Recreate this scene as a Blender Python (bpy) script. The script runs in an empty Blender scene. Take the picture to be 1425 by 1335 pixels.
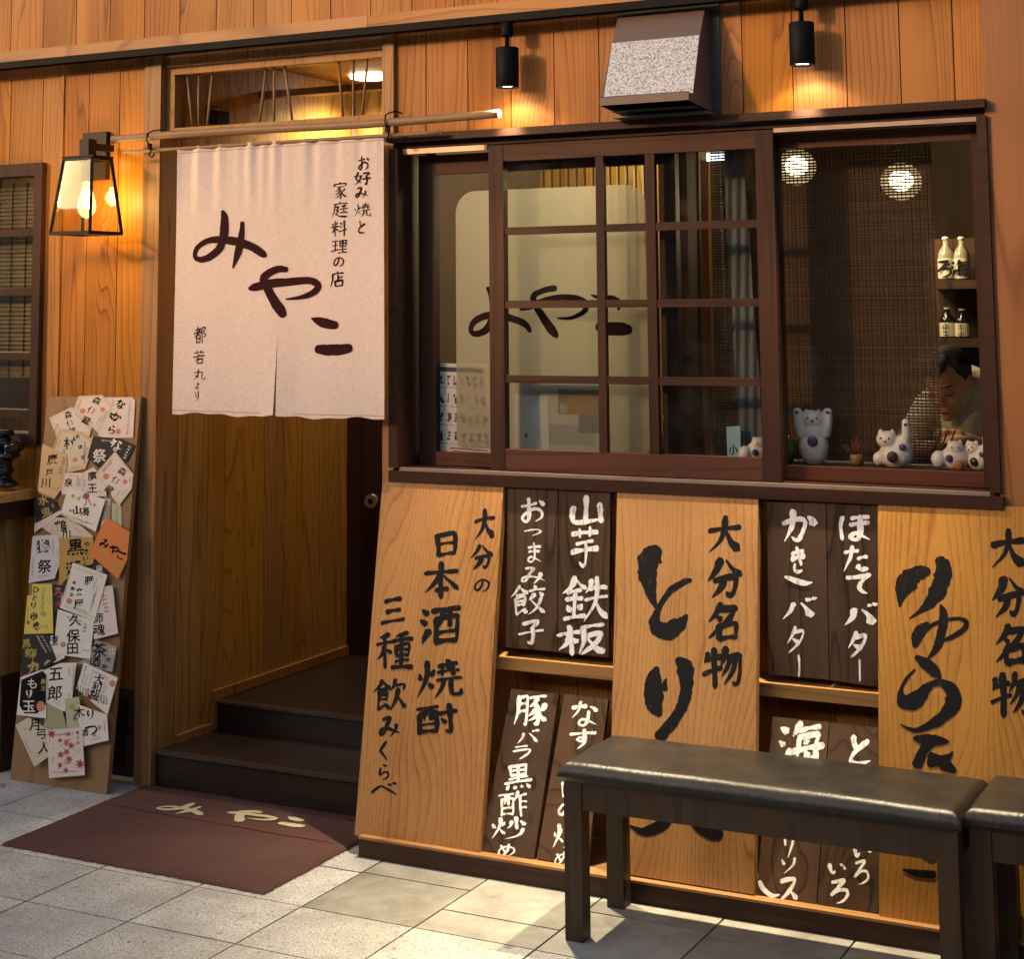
import bpy, bmesh, math, random
from mathutils import Vector, Matrix
random.seed(7)
rnd = random.random
S = bpy.context.scene
COL = S.collection
R_ = math.radians

# ------------------------------------------------------------------ camera
FPX, CX, CY = 2340.57, 712.5, 159.64          # focal length and optical centre in photo pixels (1425 x 1335)
YAW, PIT, ROL = -.473912, .112305, .0084397
CAM = Vector((0.0, -5.0, 1.71868))
def cam_axes():
    cy, sy, cp, sp = math.cos(YAW), math.sin(YAW), math.cos(PIT), math.sin(PIT)
    f = Vector((sy*cp, cy*cp, sp)); r = Vector((cy, -sy, 0)); d = f.cross(r)
    cr, sr = math.cos(ROL), math.sin(ROL)
    return cr*r + sr*d, -sr*r + cr*d, f
AR, AD, AF = cam_axes()
cd = bpy.data.cameras.new("camera"); cam = bpy.data.objects.new("camera", cd); COL.objects.link(cam)
m = Matrix((AR, -AD, -AF)).transposed().to_4x4(); m.translation = CAM
cam.matrix_world = m
cd.sensor_fit = 'HORIZONTAL'; cd.sensor_width = 36.0; cd.lens = FPX/1425*36
cd.shift_x = -(CX-712.5)/1425; cd.shift_y = (CY-667.5)/1425
cd.clip_start = .05; cd.clip_end = 300
S.camera = cam

# ------------------------------------------------------------------ light
SUN_EL, SUN_AZ = 18.0, 37.0                    # degrees; azimuth = to the left of the facade's normal, in front of it
w = bpy.data.worlds.new("World"); S.world = w; w.use_nodes = True
nt = w.node_tree; nt.nodes.clear()
sky = nt.nodes.new('ShaderNodeTexSky'); sky.sky_type = 'NISHITA'; sky.sun_disc = False
sky.dust_density = 2.4; sky.ozone_density = .5; sky.sun_elevation = R_(SUN_EL); sky.sun_rotation = R_(180 + SUN_AZ)
bg = nt.nodes.new('ShaderNodeBackground'); bg.inputs[1].default_value = .15
out = nt.nodes.new('ShaderNodeOutputWorld')
nt.links.new(sky.outputs[0], bg.inputs[0]); nt.links.new(bg.outputs[0], out.inputs[0])
sl = bpy.data.lights.new("sun", 'SUN'); sl.energy = 1.35; sl.angle = R_(3.5); sl.color = (1, .52, .19)
so = bpy.data.objects.new("sun", sl); COL.objects.link(so); so.location = (-3, -6, 6)
sd = Vector((-math.sin(R_(SUN_AZ))*math.cos(R_(SUN_EL)), -math.cos(R_(SUN_AZ))*math.cos(R_(SUN_EL)), math.sin(R_(SUN_EL))))
so.rotation_euler = sd.to_track_quat('Z', 'Y').to_euler()
S.view_settings.view_transform = 'Standard'; S.view_settings.look = 'None'
S.view_settings.exposure = .60; S.view_settings.gamma = 1
S.cycles.use_denoising = True
S.cycles.max_bounces = 7; S.cycles.diffuse_bounces = 3; S.cycles.glossy_bounces = 3
S.cycles.transparent_max_bounces = 12; S.cycles.transmission_bounces = 4
S.cycles.caustics_reflective = False; S.cycles.caustics_refractive = False
S.cycles.sample_clamp_indirect = 4

# ------------------------------------------------------------------ photo pixel -> point on a real plane
def ray(px, py):
    return AR*((px-CX)/FPX) + AD*((py-CY)/FPX) + AF
class Plane:
    def __init__(s, p, n):
        s.p = Vector(p); s.n = Vector(n).normalized()
    def at(s, px, py, off=0.0):
        d = ray(px, py); t = (s.p + s.n*off - CAM).dot(s.n)/d.dot(s.n)
        return CAM + d*t
def wallp(y=0.0): return Plane((0, y, 0), (0, -1, 0))
def lean(y0, z0, y1, z1): return Plane((0, y0, z0), (0, -(z1-z0), y1-y0))
GROUND = Plane((0, 0, 0), (0, 0, 1))
def W(px, py, y=0.0): return wallp(y).at(px, py)
def Z(zoom, x, y):                              # coordinates measured in an enlarged crop of the photo
    s, ox, oy = zoom
    return (ox + x/s, oy + y/s)

# ------------------------------------------------------------------ objects
def thing(name, label, cat, base=(0, 0, 0), group=None):
    o = bpy.data.objects.new(name, None); COL.objects.link(o); o.location = base
    o.empty_display_size = .05
    o['label'] = label; o['category'] = cat
    if group: o['group'] = group
    return o
def wbase(o):
    v = Vector((0, 0, 0))
    while o: v += o.location; o = o.parent
    return v
class MB:
    """collects shapes in world coordinates; build() links them as one mesh object"""
    def __init__(s):
        s.bm = bmesh.new(); s.lay = s.bm.verts.layers.float.new('rnd'); s.mi = 0
    def _v(s, co, r):
        v = s.bm.verts.new(co); v[s.lay] = r; return v
    def face(s, pts, r=None):
        r = rnd() if r is None else r
        vs = [s._v(p, r) for p in pts]; f = s.bm.faces.new(vs); f.material_index = s.mi; return f
    def solid(s, pts, faces, r=None, smooth=False):
        r = rnd() if r is None else r
        vs = [s._v(p, r) for p in pts]
        for f in faces:
            try:
                g = s.bm.faces.new([vs[i] for i in f]); g.material_index = s.mi; g.smooth = smooth
            except ValueError: pass
        return vs
    def box(s, x0, x1, y0, y1, z0, z1, r=None):
        p = [(x, y, z) for z in (z0, z1) for y in (y0, y1) for x in (x0, x1)]
        s.solid(p, [(0, 2, 3, 1), (4, 5, 7, 6), (0, 1, 5, 4), (2, 6, 7, 3), (0, 4, 6, 2), (1, 3, 7, 5)], r)
    def hexa(s, a, b, r=None):
        """a, b: four corners each (back and front faces, same order)"""
        s.solid(list(a)+list(b), [(3, 2, 1, 0), (4, 5, 6, 7), (0, 1, 5, 4), (1, 2, 6, 5), (2, 3, 7, 6), (3, 0, 4, 7)], r)
    def prism(s, poly, vec, r=None):
        n = len(poly); vec = Vector(vec)
        s.solid([Vector(p) for p in poly]+[Vector(p)+vec for p in poly],
                [tuple(range(n-1, -1, -1)), tuple(range(n, 2*n))]+[(i, (i+1) % n, n+(i+1) % n, n+i) for i in range(n)], r)
    def bar(s, a, b, w, d, up=(0, 0, 1), r=None):
        a, b = Vector(a), Vector(b); t = (b-a).normalized(); u = Vector(up)
        if abs(t.dot(u)) > .99: u = Vector((0, 1, 0))
        x = t.cross(u).normalized(); y = x.cross(t).normalized()
        q = [-x*w/2-y*d/2, x*w/2-y*d/2, x*w/2+y*d/2, -x*w/2+y*d/2]
        s.hexa([a+k for k in q], [b+k for k in q], r)
    def tube(s, pts, rad, n=12, r=None, caps=True):
        pts = [Vector(p) for p in pts]; k = len(pts)
        rads = [rad]*k if not hasattr(rad, '__len__') else rad
        r = rnd() if r is None else r
        rings = []; u = None
        for i, p in enumerate(pts):
            t = (pts[min(i+1, k-1)]-pts[max(i-1, 0)]).normalized()
            if u is None:
                u = t.cross(Vector((0, 0, 1)))
                if u.length < .01: u = t.cross(Vector((0, 1, 0)))
            u = (u - t*u.dot(t)).normalized(); v = t.cross(u)
            rings.append([s._v(p+(u*math.cos(2*math.pi*j/n)+v*math.sin(2*math.pi*j/n))*rads[i], r) for j in range(n)])
        for A, B in zip(rings, rings[1:]):
            for j in range(n):
                f = s.bm.faces.new((A[j], A[(j+1) % n], B[(j+1) % n], B[j])); f.smooth = True; f.material_index = s.mi
        if caps:
            f = s.bm.faces.new(rings[0][::-1]); f.material_index = s.mi
            f = s.bm.faces.new(rings[-1]); f.material_index = s.mi
    def lathe(s, c, prof, n=24, r=None, axis='z'):
        """prof: (radius, height) from below upwards"""
        c = Vector(c); r = rnd() if r is None else r; rings = []
        for (q, h) in prof:
            rings.append([s._v(c+Vector((q*math.cos(2*math.pi*j/n), q*math.sin(2*math.pi*j/n), h)), r) for j in range(n)])
        for A, B in zip(rings, rings[1:]):
            for j in range(n):
                f = s.bm.faces.new((A[j], A[(j+1) % n], B[(j+1) % n], B[j])); f.smooth = True; f.material_index = s.mi
        for ring, rev in ((rings[0], True), (rings[-1], False)):
            f = s.bm.faces.new(ring[::-1] if rev else ring); f.material_index = s.mi
    def ball(s, c, rx, ry, rz, n=20, rot=None, r=None):
        r = rnd() if r is None else r; c = Vector(c); rings = []; h = n//2
        rot = rot or Matrix.Identity(3)
        top = s._v(c+rot@Vector((0, 0, rz)), r); bot = s._v(c+rot@Vector((0, 0, -rz)), r)
        for i in range(1, h):
            a = math.pi*i/h
            rings.append([s._v(c+rot@Vector((rx*math.sin(a)*math.cos(2*math.pi*j/n), ry*math.sin(a)*math.sin(2*math.pi*j/n), rz*math.cos(a))), r) for j in range(n)])
        fs = []
        for j in range(n):
            fs.append(s.bm.faces.new((top, rings[0][j], rings[0][(j+1) % n])))
            fs.append(s.bm.faces.new((bot, rings[-1][(j+1) % n], rings[-1][j])))
        for A, B in zip(rings, rings[1:]):
            for j in range(n): fs.append(s.bm.faces.new((A[j], B[j], B[(j+1) % n], A[(j+1) % n])))
        for f in fs: f.smooth = True; f.material_index = s.mi
    def grid(s, fn, nu, nv, r=None, smooth=True):
        r = rnd() if r is None else r
        V = [[s._v(fn(i/nu, j/nv), r) for i in range(nu+1)] for j in range(nv+1)]
        for j in range(nv):
            for i in range(nu):
                f = s.bm.faces.new((V[j][i], V[j][i+1], V[j+1][i+1], V[j+1][i])); f.smooth = smooth; f.material_index = s.mi
    def build(s, name, mat, parent=None, bevel=0, seg=1, kind=None, normals=True):
        if bevel:
            ed = [e for e in s.bm.edges if len(e.link_faces) == 2 and e.calc_face_angle(0) > .6]
            bmesh.ops.bevel(s.bm, geom=ed, offset=bevel, segments=seg, affect='EDGES', profile=.6, clamp_overlap=True)
        if normals: bmesh.ops.recalc_face_normals(s.bm, faces=s.bm.faces[:])
        me = bpy.data.meshes.new(name); s.bm.to_mesh(me); s.bm.free()
        for q in (mat if isinstance(mat, (list, tuple)) else [mat]): me.materials.append(q)
        o = bpy.data.objects.new(name, me); COL.objects.link(o)
        if parent is not None:
            me.transform(Matrix.Translation(-wbase(parent))); o.parent = parent
        if kind: o['kind'] = kind
        return o
def tag(o, label, cat, group=None):
    o['label'] = label; o['category'] = cat
    if group: o['group'] = group
    return o
def settle(o, base):
    """put a top-level mesh's origin at its base"""
    o.data.transform(Matrix.Translation(-Vector(base))); o.location = base
    return o
def remesh(mb, name, mat, parent, voxel=.004, smooth=6, skin=None):
    """melt the collected shapes into one continuous surface"""
    o = mb.build(name, mat, None)
    mo = o.modifiers.new('r', 'REMESH'); mo.mode = 'VOXEL'; mo.voxel_size = voxel; mo.use_smooth_shade = True
    ms = o.modifiers.new('s', 'SMOOTH'); ms.factor = .5; ms.iterations = smooth
    dg = bpy.context.evaluated_depsgraph_get(); me = bpy.data.meshes.new_from_object(o.evaluated_get(dg))
    o.modifiers.clear(); old = o.data; o.data = me; bpy.data.meshes.remove(old)
    me.name = name
    if not me.materials: me.materials.append(mat)
    for f in me.polygons: f.use_smooth = True
    if parent is not None:
        me.transform(Matrix.Translation(-wbase(parent))); o.parent = parent
    return o

# ------------------------------------------------------------------ materials
class NT:
    def __init__(s, name):
        s.m = bpy.data.materials.new(name); s.m.use_nodes = True; s.t = s.m.node_tree; s.t.nodes.clear()
    def n(s, typ, props=None, **inp):
        q = s.t.nodes.new('ShaderNode'+typ)
        for k, v in (props or {}).items(): setattr(q, k, v)
        for k, v in inp.items():
            k = k.replace('_', ' ')
            s.set(q, int(k[1:]) if k[0] == 'i' and k[1:].isdigit() else k, v)
        return q
    def set(s, q, k, v):
        i = q.inputs[k]
        if isinstance(v, bpy.types.NodeSocket): s.t.links.new(v, i)
        elif isinstance(v, bpy.types.Node): s.t.links.new(v.outputs[0], i)
        else: i.default_value = v
    def math(s, op, a, b=0.0, c=None, clamp=False):
        q = s.t.nodes.new('ShaderNodeMath'); q.operation = op; q.use_clamp = clamp
        s.set(q, 0, a); s.set(q, 1, b)
        if c is not None: s.set(q, 2, c)
        return q.outputs[0]
    def mix(s, f, a, b, blend='MIX'):
        q = s.t.nodes.new('ShaderNodeMix'); q.data_type = 'RGBA'; q.blend_type = blend
        s.set(q, 0, f); s.set(q, 6, a); s.set(q, 7, b); return q.outputs[2]
    def ramp(s, f, stops, interp='LINEAR'):
        q = s.t.nodes.new('ShaderNodeValToRGB'); s.set(q, 0, f); q.color_ramp.interpolation = interp
        e = q.color_ramp.elements
        while len(e) < len(stops): e.new(.5)
        for x, (p, c) in zip(e, stops):
            x.position = p; x.color = c if len(c) == 4 else (*c, 1)
        return q.outputs[0]
    def obj(s, sc=(1, 1, 1), loc=None):
        tc = s.n('TexCoord'); mp = s.n('Mapping', Vector=tc.outputs['Object'])
        mp.inputs['Scale'].default_value = sc
        if loc is not None: s.set(mp, 'Location', loc)
        return mp.outputs[0]
    def attr(s):
        return s.n('Attribute', {'attribute_name': 'rnd'}).outputs['Fac']
    def noise(s, vec, scale=1, detail=2, rough=.5, dist=0):
        return s.n('TexNoise', Vector=vec, Scale=scale, Detail=detail, Roughness=rough, Distortion=dist).outputs[0]
    def bsdf(s, col, rough=.5, metal=0, spec=.5, normal=None, **kw):
        b = s.n('BsdfPrincipled')
        s.set(b, 'Base Color', col if not isinstance(col, tuple) or len(col) == 4 else (*col, 1))
        s.set(b, 'Roughness', rough); s.set(b, 'Metallic', metal); s.set(b, 'Specular IOR Level', spec)
        if normal is not None: s.set(b, 'Normal', normal)
        for k, v in kw.items(): s.set(b, k.replace('_', ' '), v)
        return b
    def bump(s, h, strength=.3, dist=.002):
        return s.n('Bump', Height=h, Strength=strength, Distance=dist).outputs[0]
    def done(s, sh):
        o = s.n('OutputMaterial'); s.t.links.new(sh.outputs[0] if isinstance(sh, bpy.types.Node) else sh, o.inputs[0]); return s.m
def rgb(*c): return (*c, 1)

def wood(name, light, dark, axis='z', ring=16, cross=4.2, along=.42, knots=.35, rough=.45, var=.35, fibre=.35, spec=.4, contrast=1.0, straight=0, line=1.0):
    t = NT(name); a = t.attr()
    loc = t.n('CombineXYZ', X=t.math('MULTIPLY', a, 37.0), Y=t.math('MULTIPLY', a, 19.0), Z=t.math('MULTIPLY', a, 53.0)).outputs[0]
    def sc(c, l): return {'z': (c, c, l), 'x': (l, c, c), 'y': (c, l, c)}[axis]
    n1 = t.noise(t.obj(sc(cross, along), loc), 1, 1.6, .45, .15)
    vo = t.n('TexVoronoi', Vector=t.obj(sc(3.4, 1.15), loc), Scale=1.0)
    d = t.math('ADD', vo.outputs['Distance'], t.math('MULTIPLY', t.noise(t.obj(sc(30, 14), loc), 1, 2), .04))
    cr = t.n('SeparateColor', Color=vo.outputs['Color']).outputs[0]
    mk = t.math('LESS_THAN', cr, knots)
    halo = t.math('MULTIPLY', t.n('MapRange', {'interpolation_type': 'SMOOTHSTEP'}, Value=d, i1=.0, i2=.42, i3=1.0, i4=0.0).outputs[0], mk)
    v = t.math('ADD', t.math('MULTIPLY', n1, ring), t.math('MULTIPLY', halo, 3.2))
    if straight:
        sx = t.n('SeparateXYZ', Vector=t.obj((1, 1, 1), loc)); ax = {'z': 0, 'x': 2, 'y': 0}[axis]
        v = t.math('ADD', v, t.math('MULTIPLY', sx.outputs[ax], straight))
    fr = t.math('FRACT', v)
    k = contrast
    rings = t.ramp(fr, [(0, (.10*k,)*3), (.5, (.20*k,)*3), (.78, (.46*k,)*3), (.90, (1.15*k*line,)*3), (1, (.10*k,)*3)])
    fib = t.noise(t.obj(sc(150, 2.2), loc), 1, 3, .6)
    blot = t.noise(t.obj(sc(6, 1.1), loc), 1, 3, .55)
    f = t.math('ADD', t.math('MULTIPLY', rings, .72), t.math('MULTIPLY', t.math('SUBTRACT', fib, .5), fibre*2))
    f = t.math('ADD', f, t.math('MULTIPLY', t.math('SUBTRACT', blot, .5), 1.15), clamp=True)
    col = t.mix(f, rgb(*light), rgb(*dark))
    core = t.math('MULTIPLY', t.n('MapRange', {'interpolation_type': 'SMOOTHSTEP'}, Value=d, i1=.025, i2=.075, i3=1.0, i4=0.0).outputs[0], mk)
    col = t.mix(t.math('MULTIPLY', core, .8), col, rgb(dark[0]*.32, dark[1]*.25, dark[2]*.25))
    hs = t.n('HueSaturation', Color=col, Value=t.math('ADD', 1-var/2, t.math('MULTIPLY', t.math('FRACT', t.math('MULTIPLY', a, 7.31)), var)),
             Saturation=t.math('ADD', .93, t.math('MULTIPLY', t.math('FRACT', t.math('MULTIPLY', a, 3.7)), .14)),
             Hue=t.math('ADD', .496, t.math('MULTIPLY', t.math('FRACT', t.math('MULTIPLY', a, 11.3)), .009)))
    hgt = t.math('ADD', t.math('MULTIPLY', fib, .6), t.math('MULTIPLY', rings, .4))
    ro = t.math('ADD', rough-.1, t.math('MULTIPLY', blot, .25))
    return t.done(t.bsdf(hs.outputs[0], ro, 0, spec, t.bump(hgt, .22, .0015)))

def plain(name, col, rough=.5, metal=0, spec=.5, mott=.12, mscale=12, bumpk=.1, bscale=200):
    t = NT(name); n = t.noise(t.obj(), mscale, 4, .6); b = t.noise(t.obj(), bscale, 2)
    c = t.mix(n, rgb(*[x*(1-mott) for x in col]), rgb(*[min(1, x*(1+mott)) for x in col]))
    return t.done(t.bsdf(c, t.math('ADD', rough-.06, t.math('MULTIPLY', n, .12)), metal, spec, t.bump(b, bumpk, .001)))
def emit(name, col, st):
    t = NT(name); e = t.n('Emission', Color=rgb(*col), Strength=st); return t.done(e)
def glass(name, tint=(.95, .97, .96), refl=1.0):
    t = NT(name)
    tr = t.n('BsdfTransparent', Color=rgb(*tint)); gl = t.n('BsdfGlossy', Color=rgb(1, 1, 1), Roughness=.015)
    fz = t.n('Fresnel', IOR=1.45).outputs[0]
    ms = t.n('MixShader', i0=t.math('MULTIPLY', fz, refl), i1=tr.outputs[0], i2=gl.outputs[0])
    sm = t.ramp(t.noise(t.obj((5, 5, 4)), 1, 6, .68, .2), [(.50, (0,)*3), (.80, (1,)*3)])
    return t.done(t.n('MixShader', i0=t.math('MULTIPLY', sm, .022), i1=ms.outputs[0], i2=t.n('BsdfDiffuse', Color=rgb(.7, .7, .68)).outputs[0]))

M = {}
M['cedar'] = wood('cedar_planks', (.43, .172, .036), (.14, .040, .007), knots=.42, spec=.2, along=.30, ring=22, straight=46, contrast=.85, var=.24)
M['cedar_dim'] = wood('recess_planks', (.40, .215, .05), (.17, .08, .016), knots=.4, straight=14)
M['beam'] = wood('ledge_wood', (.44, .19, .045), (.23, .083, .018), axis='x', knots=.1)
M['post'] = wood('post_wood', (.40, .19, .046), (.18, .068, .015), knots=.1, cross=7, along=.3, straight=40)
M['pillar'] = wood('pillar_wood', (.34, .15, .052), (.17, .065, .02), knots=.2, cross=2.6, along=.35, ring=9, straight=8)
M['sign'] = wood('sign_wood', (.39, .185, .056), (.15, .056, .015), knots=.10, cross=4.6, along=.12, ring=13, fibre=.40, var=.16, spec=.15, straight=52, contrast=.72)
M['signx'] = wood('shelf_wood', (.44, .24, .09), (.24, .11, .04), axis='x', knots=.05)
M['darkboard'] = wood('dark_board', (.085, .045, .026), (.016, .0085, .0055), knots=.15, cross=7, along=.2, ring=9, rough=.62, spec=.15)
M['frame'] = wood('window_frame_wood', (.046, .018, .012), (.02, .008, .006), knots=0, cross=9, along=.3, ring=8, fibre=.5, rough=.46, spec=.2, var=.2)
M['framex'] = wood('window_rail_wood', (.048, .018, .011), (.022, .008, .006), axis='x', knots=0, cross=9, along=.3, ring=8, fibre=.5, rough=.46, spec=.2, var=.2)
M['reddish'] = wood('reddish_sash_wood', (.095, .034, .02), (.05, .018, .011), axis='x', knots=0, cross=9, along=.3, ring=8, fibre=.4, rough=.5, spec=.2)
M['plinth'] = wood('plinth_wood', (.058, .026, .018), (.03, .013, .01), axis='x', knots=0, cross=8, ring=8, rough=.5, spec=.2)
M['bench'] = wood('bench_wood', (.042, .024, .015), (.026, .014, .009), knots=0, cross=9, along=.5, ring=6, fibre=.4, rough=.45, spec=.22, var=.1)
M['black'] = plain('black_metal', (.005, .0045, .005), .6, 0, .12)
M['bronze'] = plain('lantern_metal', (.010, .008, .007), .42, .2, .35)
M['brownmetal'] = plain('brown_painted_metal', (.125, .085, .070), .42, 0, .5, .1, 6)
M['greymetal'] = plain('galvanised_plate', (.11, .115, .10), .4, .5, .5)
M['dark'] = plain('dark_slab', (.012, .008, .006), .6)
def mk_ink():
    t = NT('black_ink'); n = t.noise(t.obj((120, 120, 9)), 1, 4, .7); b = t.noise(t.obj(), 14, 2)
    k = t.math('MULTIPLY', t.ramp(n, [(.58, (0,)*3), (.70, (1,)*3)]), t.ramp(b, [(.42, (0,)*3), (.62, (1,)*3)]))
    return t.done(t.bsdf(t.mix(k, rgb(.006, .006, .008), rgb(.085, .042, .015)), .6, 0, .12, t.bump(n, .2, .001)))
M['ink'] = mk_ink()
M['maroon'] = plain('maroon_dye', (.036, .011, .013), .9, 0, .08, .15, 40)
M['bamboo'] = plain('bamboo', (.27, .165, .085), .5, 0, .3, .35, 14)
M['bronzerail'] = plain('aluminium_rail', (.55, .42, .36), .3, .7)
M['glass'] = glass('window_glass', refl=.5)
M['lampglass'] = glass('lantern_glass', (.95, .92, .82), .14)
M['white_paint'] = None
def mk_whitepaint():
    t = NT('white_brush_paint'); n = t.noise(t.obj((90, 90, 14)), 1, 3, .65)
    c = t.mix(t.ramp(n, [(.34, (0,)*3), (.48, (1,)*3)]), rgb(.50, .44, .45), rgb(.92, .88, .86))
    return t.done(t.bsdf(c, .55, 0, .3, t.bump(n, .4, .001)))
M['white_paint'] = mk_whitepaint()
def mk_linen():
    t = NT('noren_linen')
    a = t.noise(t.obj((38, 38, 330)), 1, 3, .75); b = t.noise(t.obj((420, 420, 40)), 1, 2, .7); c = t.noise(t.obj(), 3.5, 3)
    h = t.math('ADD', t.math('MULTIPLY', a, .62), t.math('MULTIPLY', b, .38))
    col = t.mix(t.ramp(h, [(.34, (0,)*3), (.66, (1,)*3)]), rgb(.68, .55, .50), rgb(.94, .83, .78))
    col = t.mix(t.math('MULTIPLY', c, .25), col, rgb(.68, .53, .45))
    p = t.bsdf(col, .9, 0, .1, t.bump(h, .5, .0012))
    tl = t.n('BsdfTranslucent', Color=rgb(.6, .45, .35))
    return t.done(t.n('MixShader', i0=.12, i1=p.outputs[0], i2=tl.outputs[0]))
M['linen'] = mk_linen()
def mk_granite():
    t = NT('rough_granite_paving'); a = t.attr()
    f = t.noise(t.obj(), 150, 3, .75); g = t.noise(t.obj(), 55, 3, .75); big = t.noise(t.obj(), 4.5, 6, .72)
    col = t.mix(t.ramp(f, [(.36, (0,)*3), (.60, (1,)*3)]), rgb(.24, .235, .23), rgb(.72, .70, .67))
    col = t.mix(t.ramp(g, [(.58, (0,)*3), (.68, (1,)*3)]), col, rgb(.10, .095, .09))
    col = t.mix(t.math('MULTIPLY', t.ramp(big, [(.38, (1,)*3), (.62, (0,)*3)]), .55), col, rgb(.24, .23, .21))
    gum = t.n('TexVoronoi', Vector=t.obj(), Scale=5.0).outputs[0]
    col = t.mix(t.math('MULTIPLY', t.ramp(gum, [(.07, (1,)*3), (.10, (0,)*3)]), .55), col, rgb(.09, .085, .08))
    hs = t.n('HueSaturation', Color=col, Value=t.math('ADD', .86, t.math('MULTIPLY', a, .28)), Saturation=1.0, Hue=.5)
    return t.done(t.bsdf(hs.outputs[0], .62, 0, .35, t.bump(t.math('ADD', f, g), .35, .0012)))
def mk_stone():
    t = NT('smooth_stone_paving'); a = t.attr()
    f = t.noise(t.obj(), 7, 8, .74, .5); g = t.noise(t.obj(), 60, 4, .7)
    col = t.mix(t.ramp(f, [(.3, (0,)*3), (.7, (1,)*3)]), rgb(.19, .18, .155), rgb(.44, .425, .375))
    col = t.mix(t.math('MULTIPLY', g, .4), col, rgb(.26, .25, .225))
    hs = t.n('HueSaturation', Color=col, Value=t.math('ADD', .84, t.math('MULTIPLY', a, .32)), Saturation=1.0, Hue=.5)
    return t.done(t.bsdf(hs.outputs[0], t.math('ADD', .36, t.math('MULTIPLY', f, .25)), 0, .4, t.bump(g, .12, .001)))
M['granite'] = mk_granite(); M['stone'] = mk_stone()
M['grout'] = plain('grout', (.075, .07, .062), .9, 0, .2, .3, 30, .3, 90)
def mk_mat():
    t = NT('maroon_pile'); f = t.noise(t.obj(), 420, 2, .8); g = t.noise(t.obj(), 4.5, 4, .65); h = t.noise(t.obj(), 60, 2)
    col = t.mix(f, rgb(.028, .013, .012), rgb(.19, .095, .085))
    col = t.mix(t.ramp(g, [(.35, (0,)*3), (.72, (.55,)*3)]), col, rgb(.15, .085, .074))
    return t.done(t.bsdf(col, .95, 0, .1, t.bump(t.math('ADD', f, t.math('MULTIPLY', h, .5)), 1.0, .004)))
M['mat'] = mk_mat()
M['matcream'] = plain('cream_pile', (.52, .45, .30), .95, 0, .1, .35, 300, .8, 400)
M['matred'] = plain('red_pile', (.16, .035, .032), .95, 0, .1, .4, 300, .8, 400)
def mk_leather():
    t = NT('black_vinyl'); v = t.n('TexVoronoi', Vector=t.obj(), Scale=420.0).outputs[0]
    w_ = t.noise(t.obj((10, 10, 10)), 1, 3, .6); s_ = t.noise(t.obj((26, 5, 5)), 1, 3, .6)
    col = t.mix(w_, rgb(.008, .007, .0065), rgb(.022, .018, .015))
    nb = t.bump(t.math('ADD', t.math('MULTIPLY', v, .25), t.math('MULTIPLY', s_, 2.2)), .32, .004)
    return t.done(t.bsdf(col, t.math('ADD', .26, t.math('MULTIPLY', w_, .18)), 0, .45, nb))
M['leather'] = mk_leather()
def mk_speckle():
    t = NT('speckled_foil'); n = t.noise(t.obj(), 165, 1.2, .5, .6)
    col = t.ramp(n, [(.36, (.26, .25, .235)), (.47, (.52, .51, .49)), (.60, (.70, .69, .67))])
    return t.done(t.bsdf(col, .38, .35, .5, t.bump(n, .5, .002)))
M['speckle'] = mk_speckle()
def mk_film():
    t = NT('frosted_film'); n = t.noise(t.obj((3, 3, .4)), 1, 2)
    c = t.mix(n, rgb(.66, .60, .50), rgb(.78, .73, .62))
    d = t.n('BsdfDiffuse', Color=c); tl = t.n('BsdfTranslucent', Color=rgb(.86, .78, .62)); tr = t.n('BsdfTransparent', Color=rgb(.8, .74, .62))
    m1 = t.n('MixShader', i0=.5, i1=d.outputs[0], i2=tl.outputs[0])
    return t.done(t.n('MixShader', i0=.36, i1=m1.outputs[0], i2=tr.outputs[0]))
M['film'] = mk_film()

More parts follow.
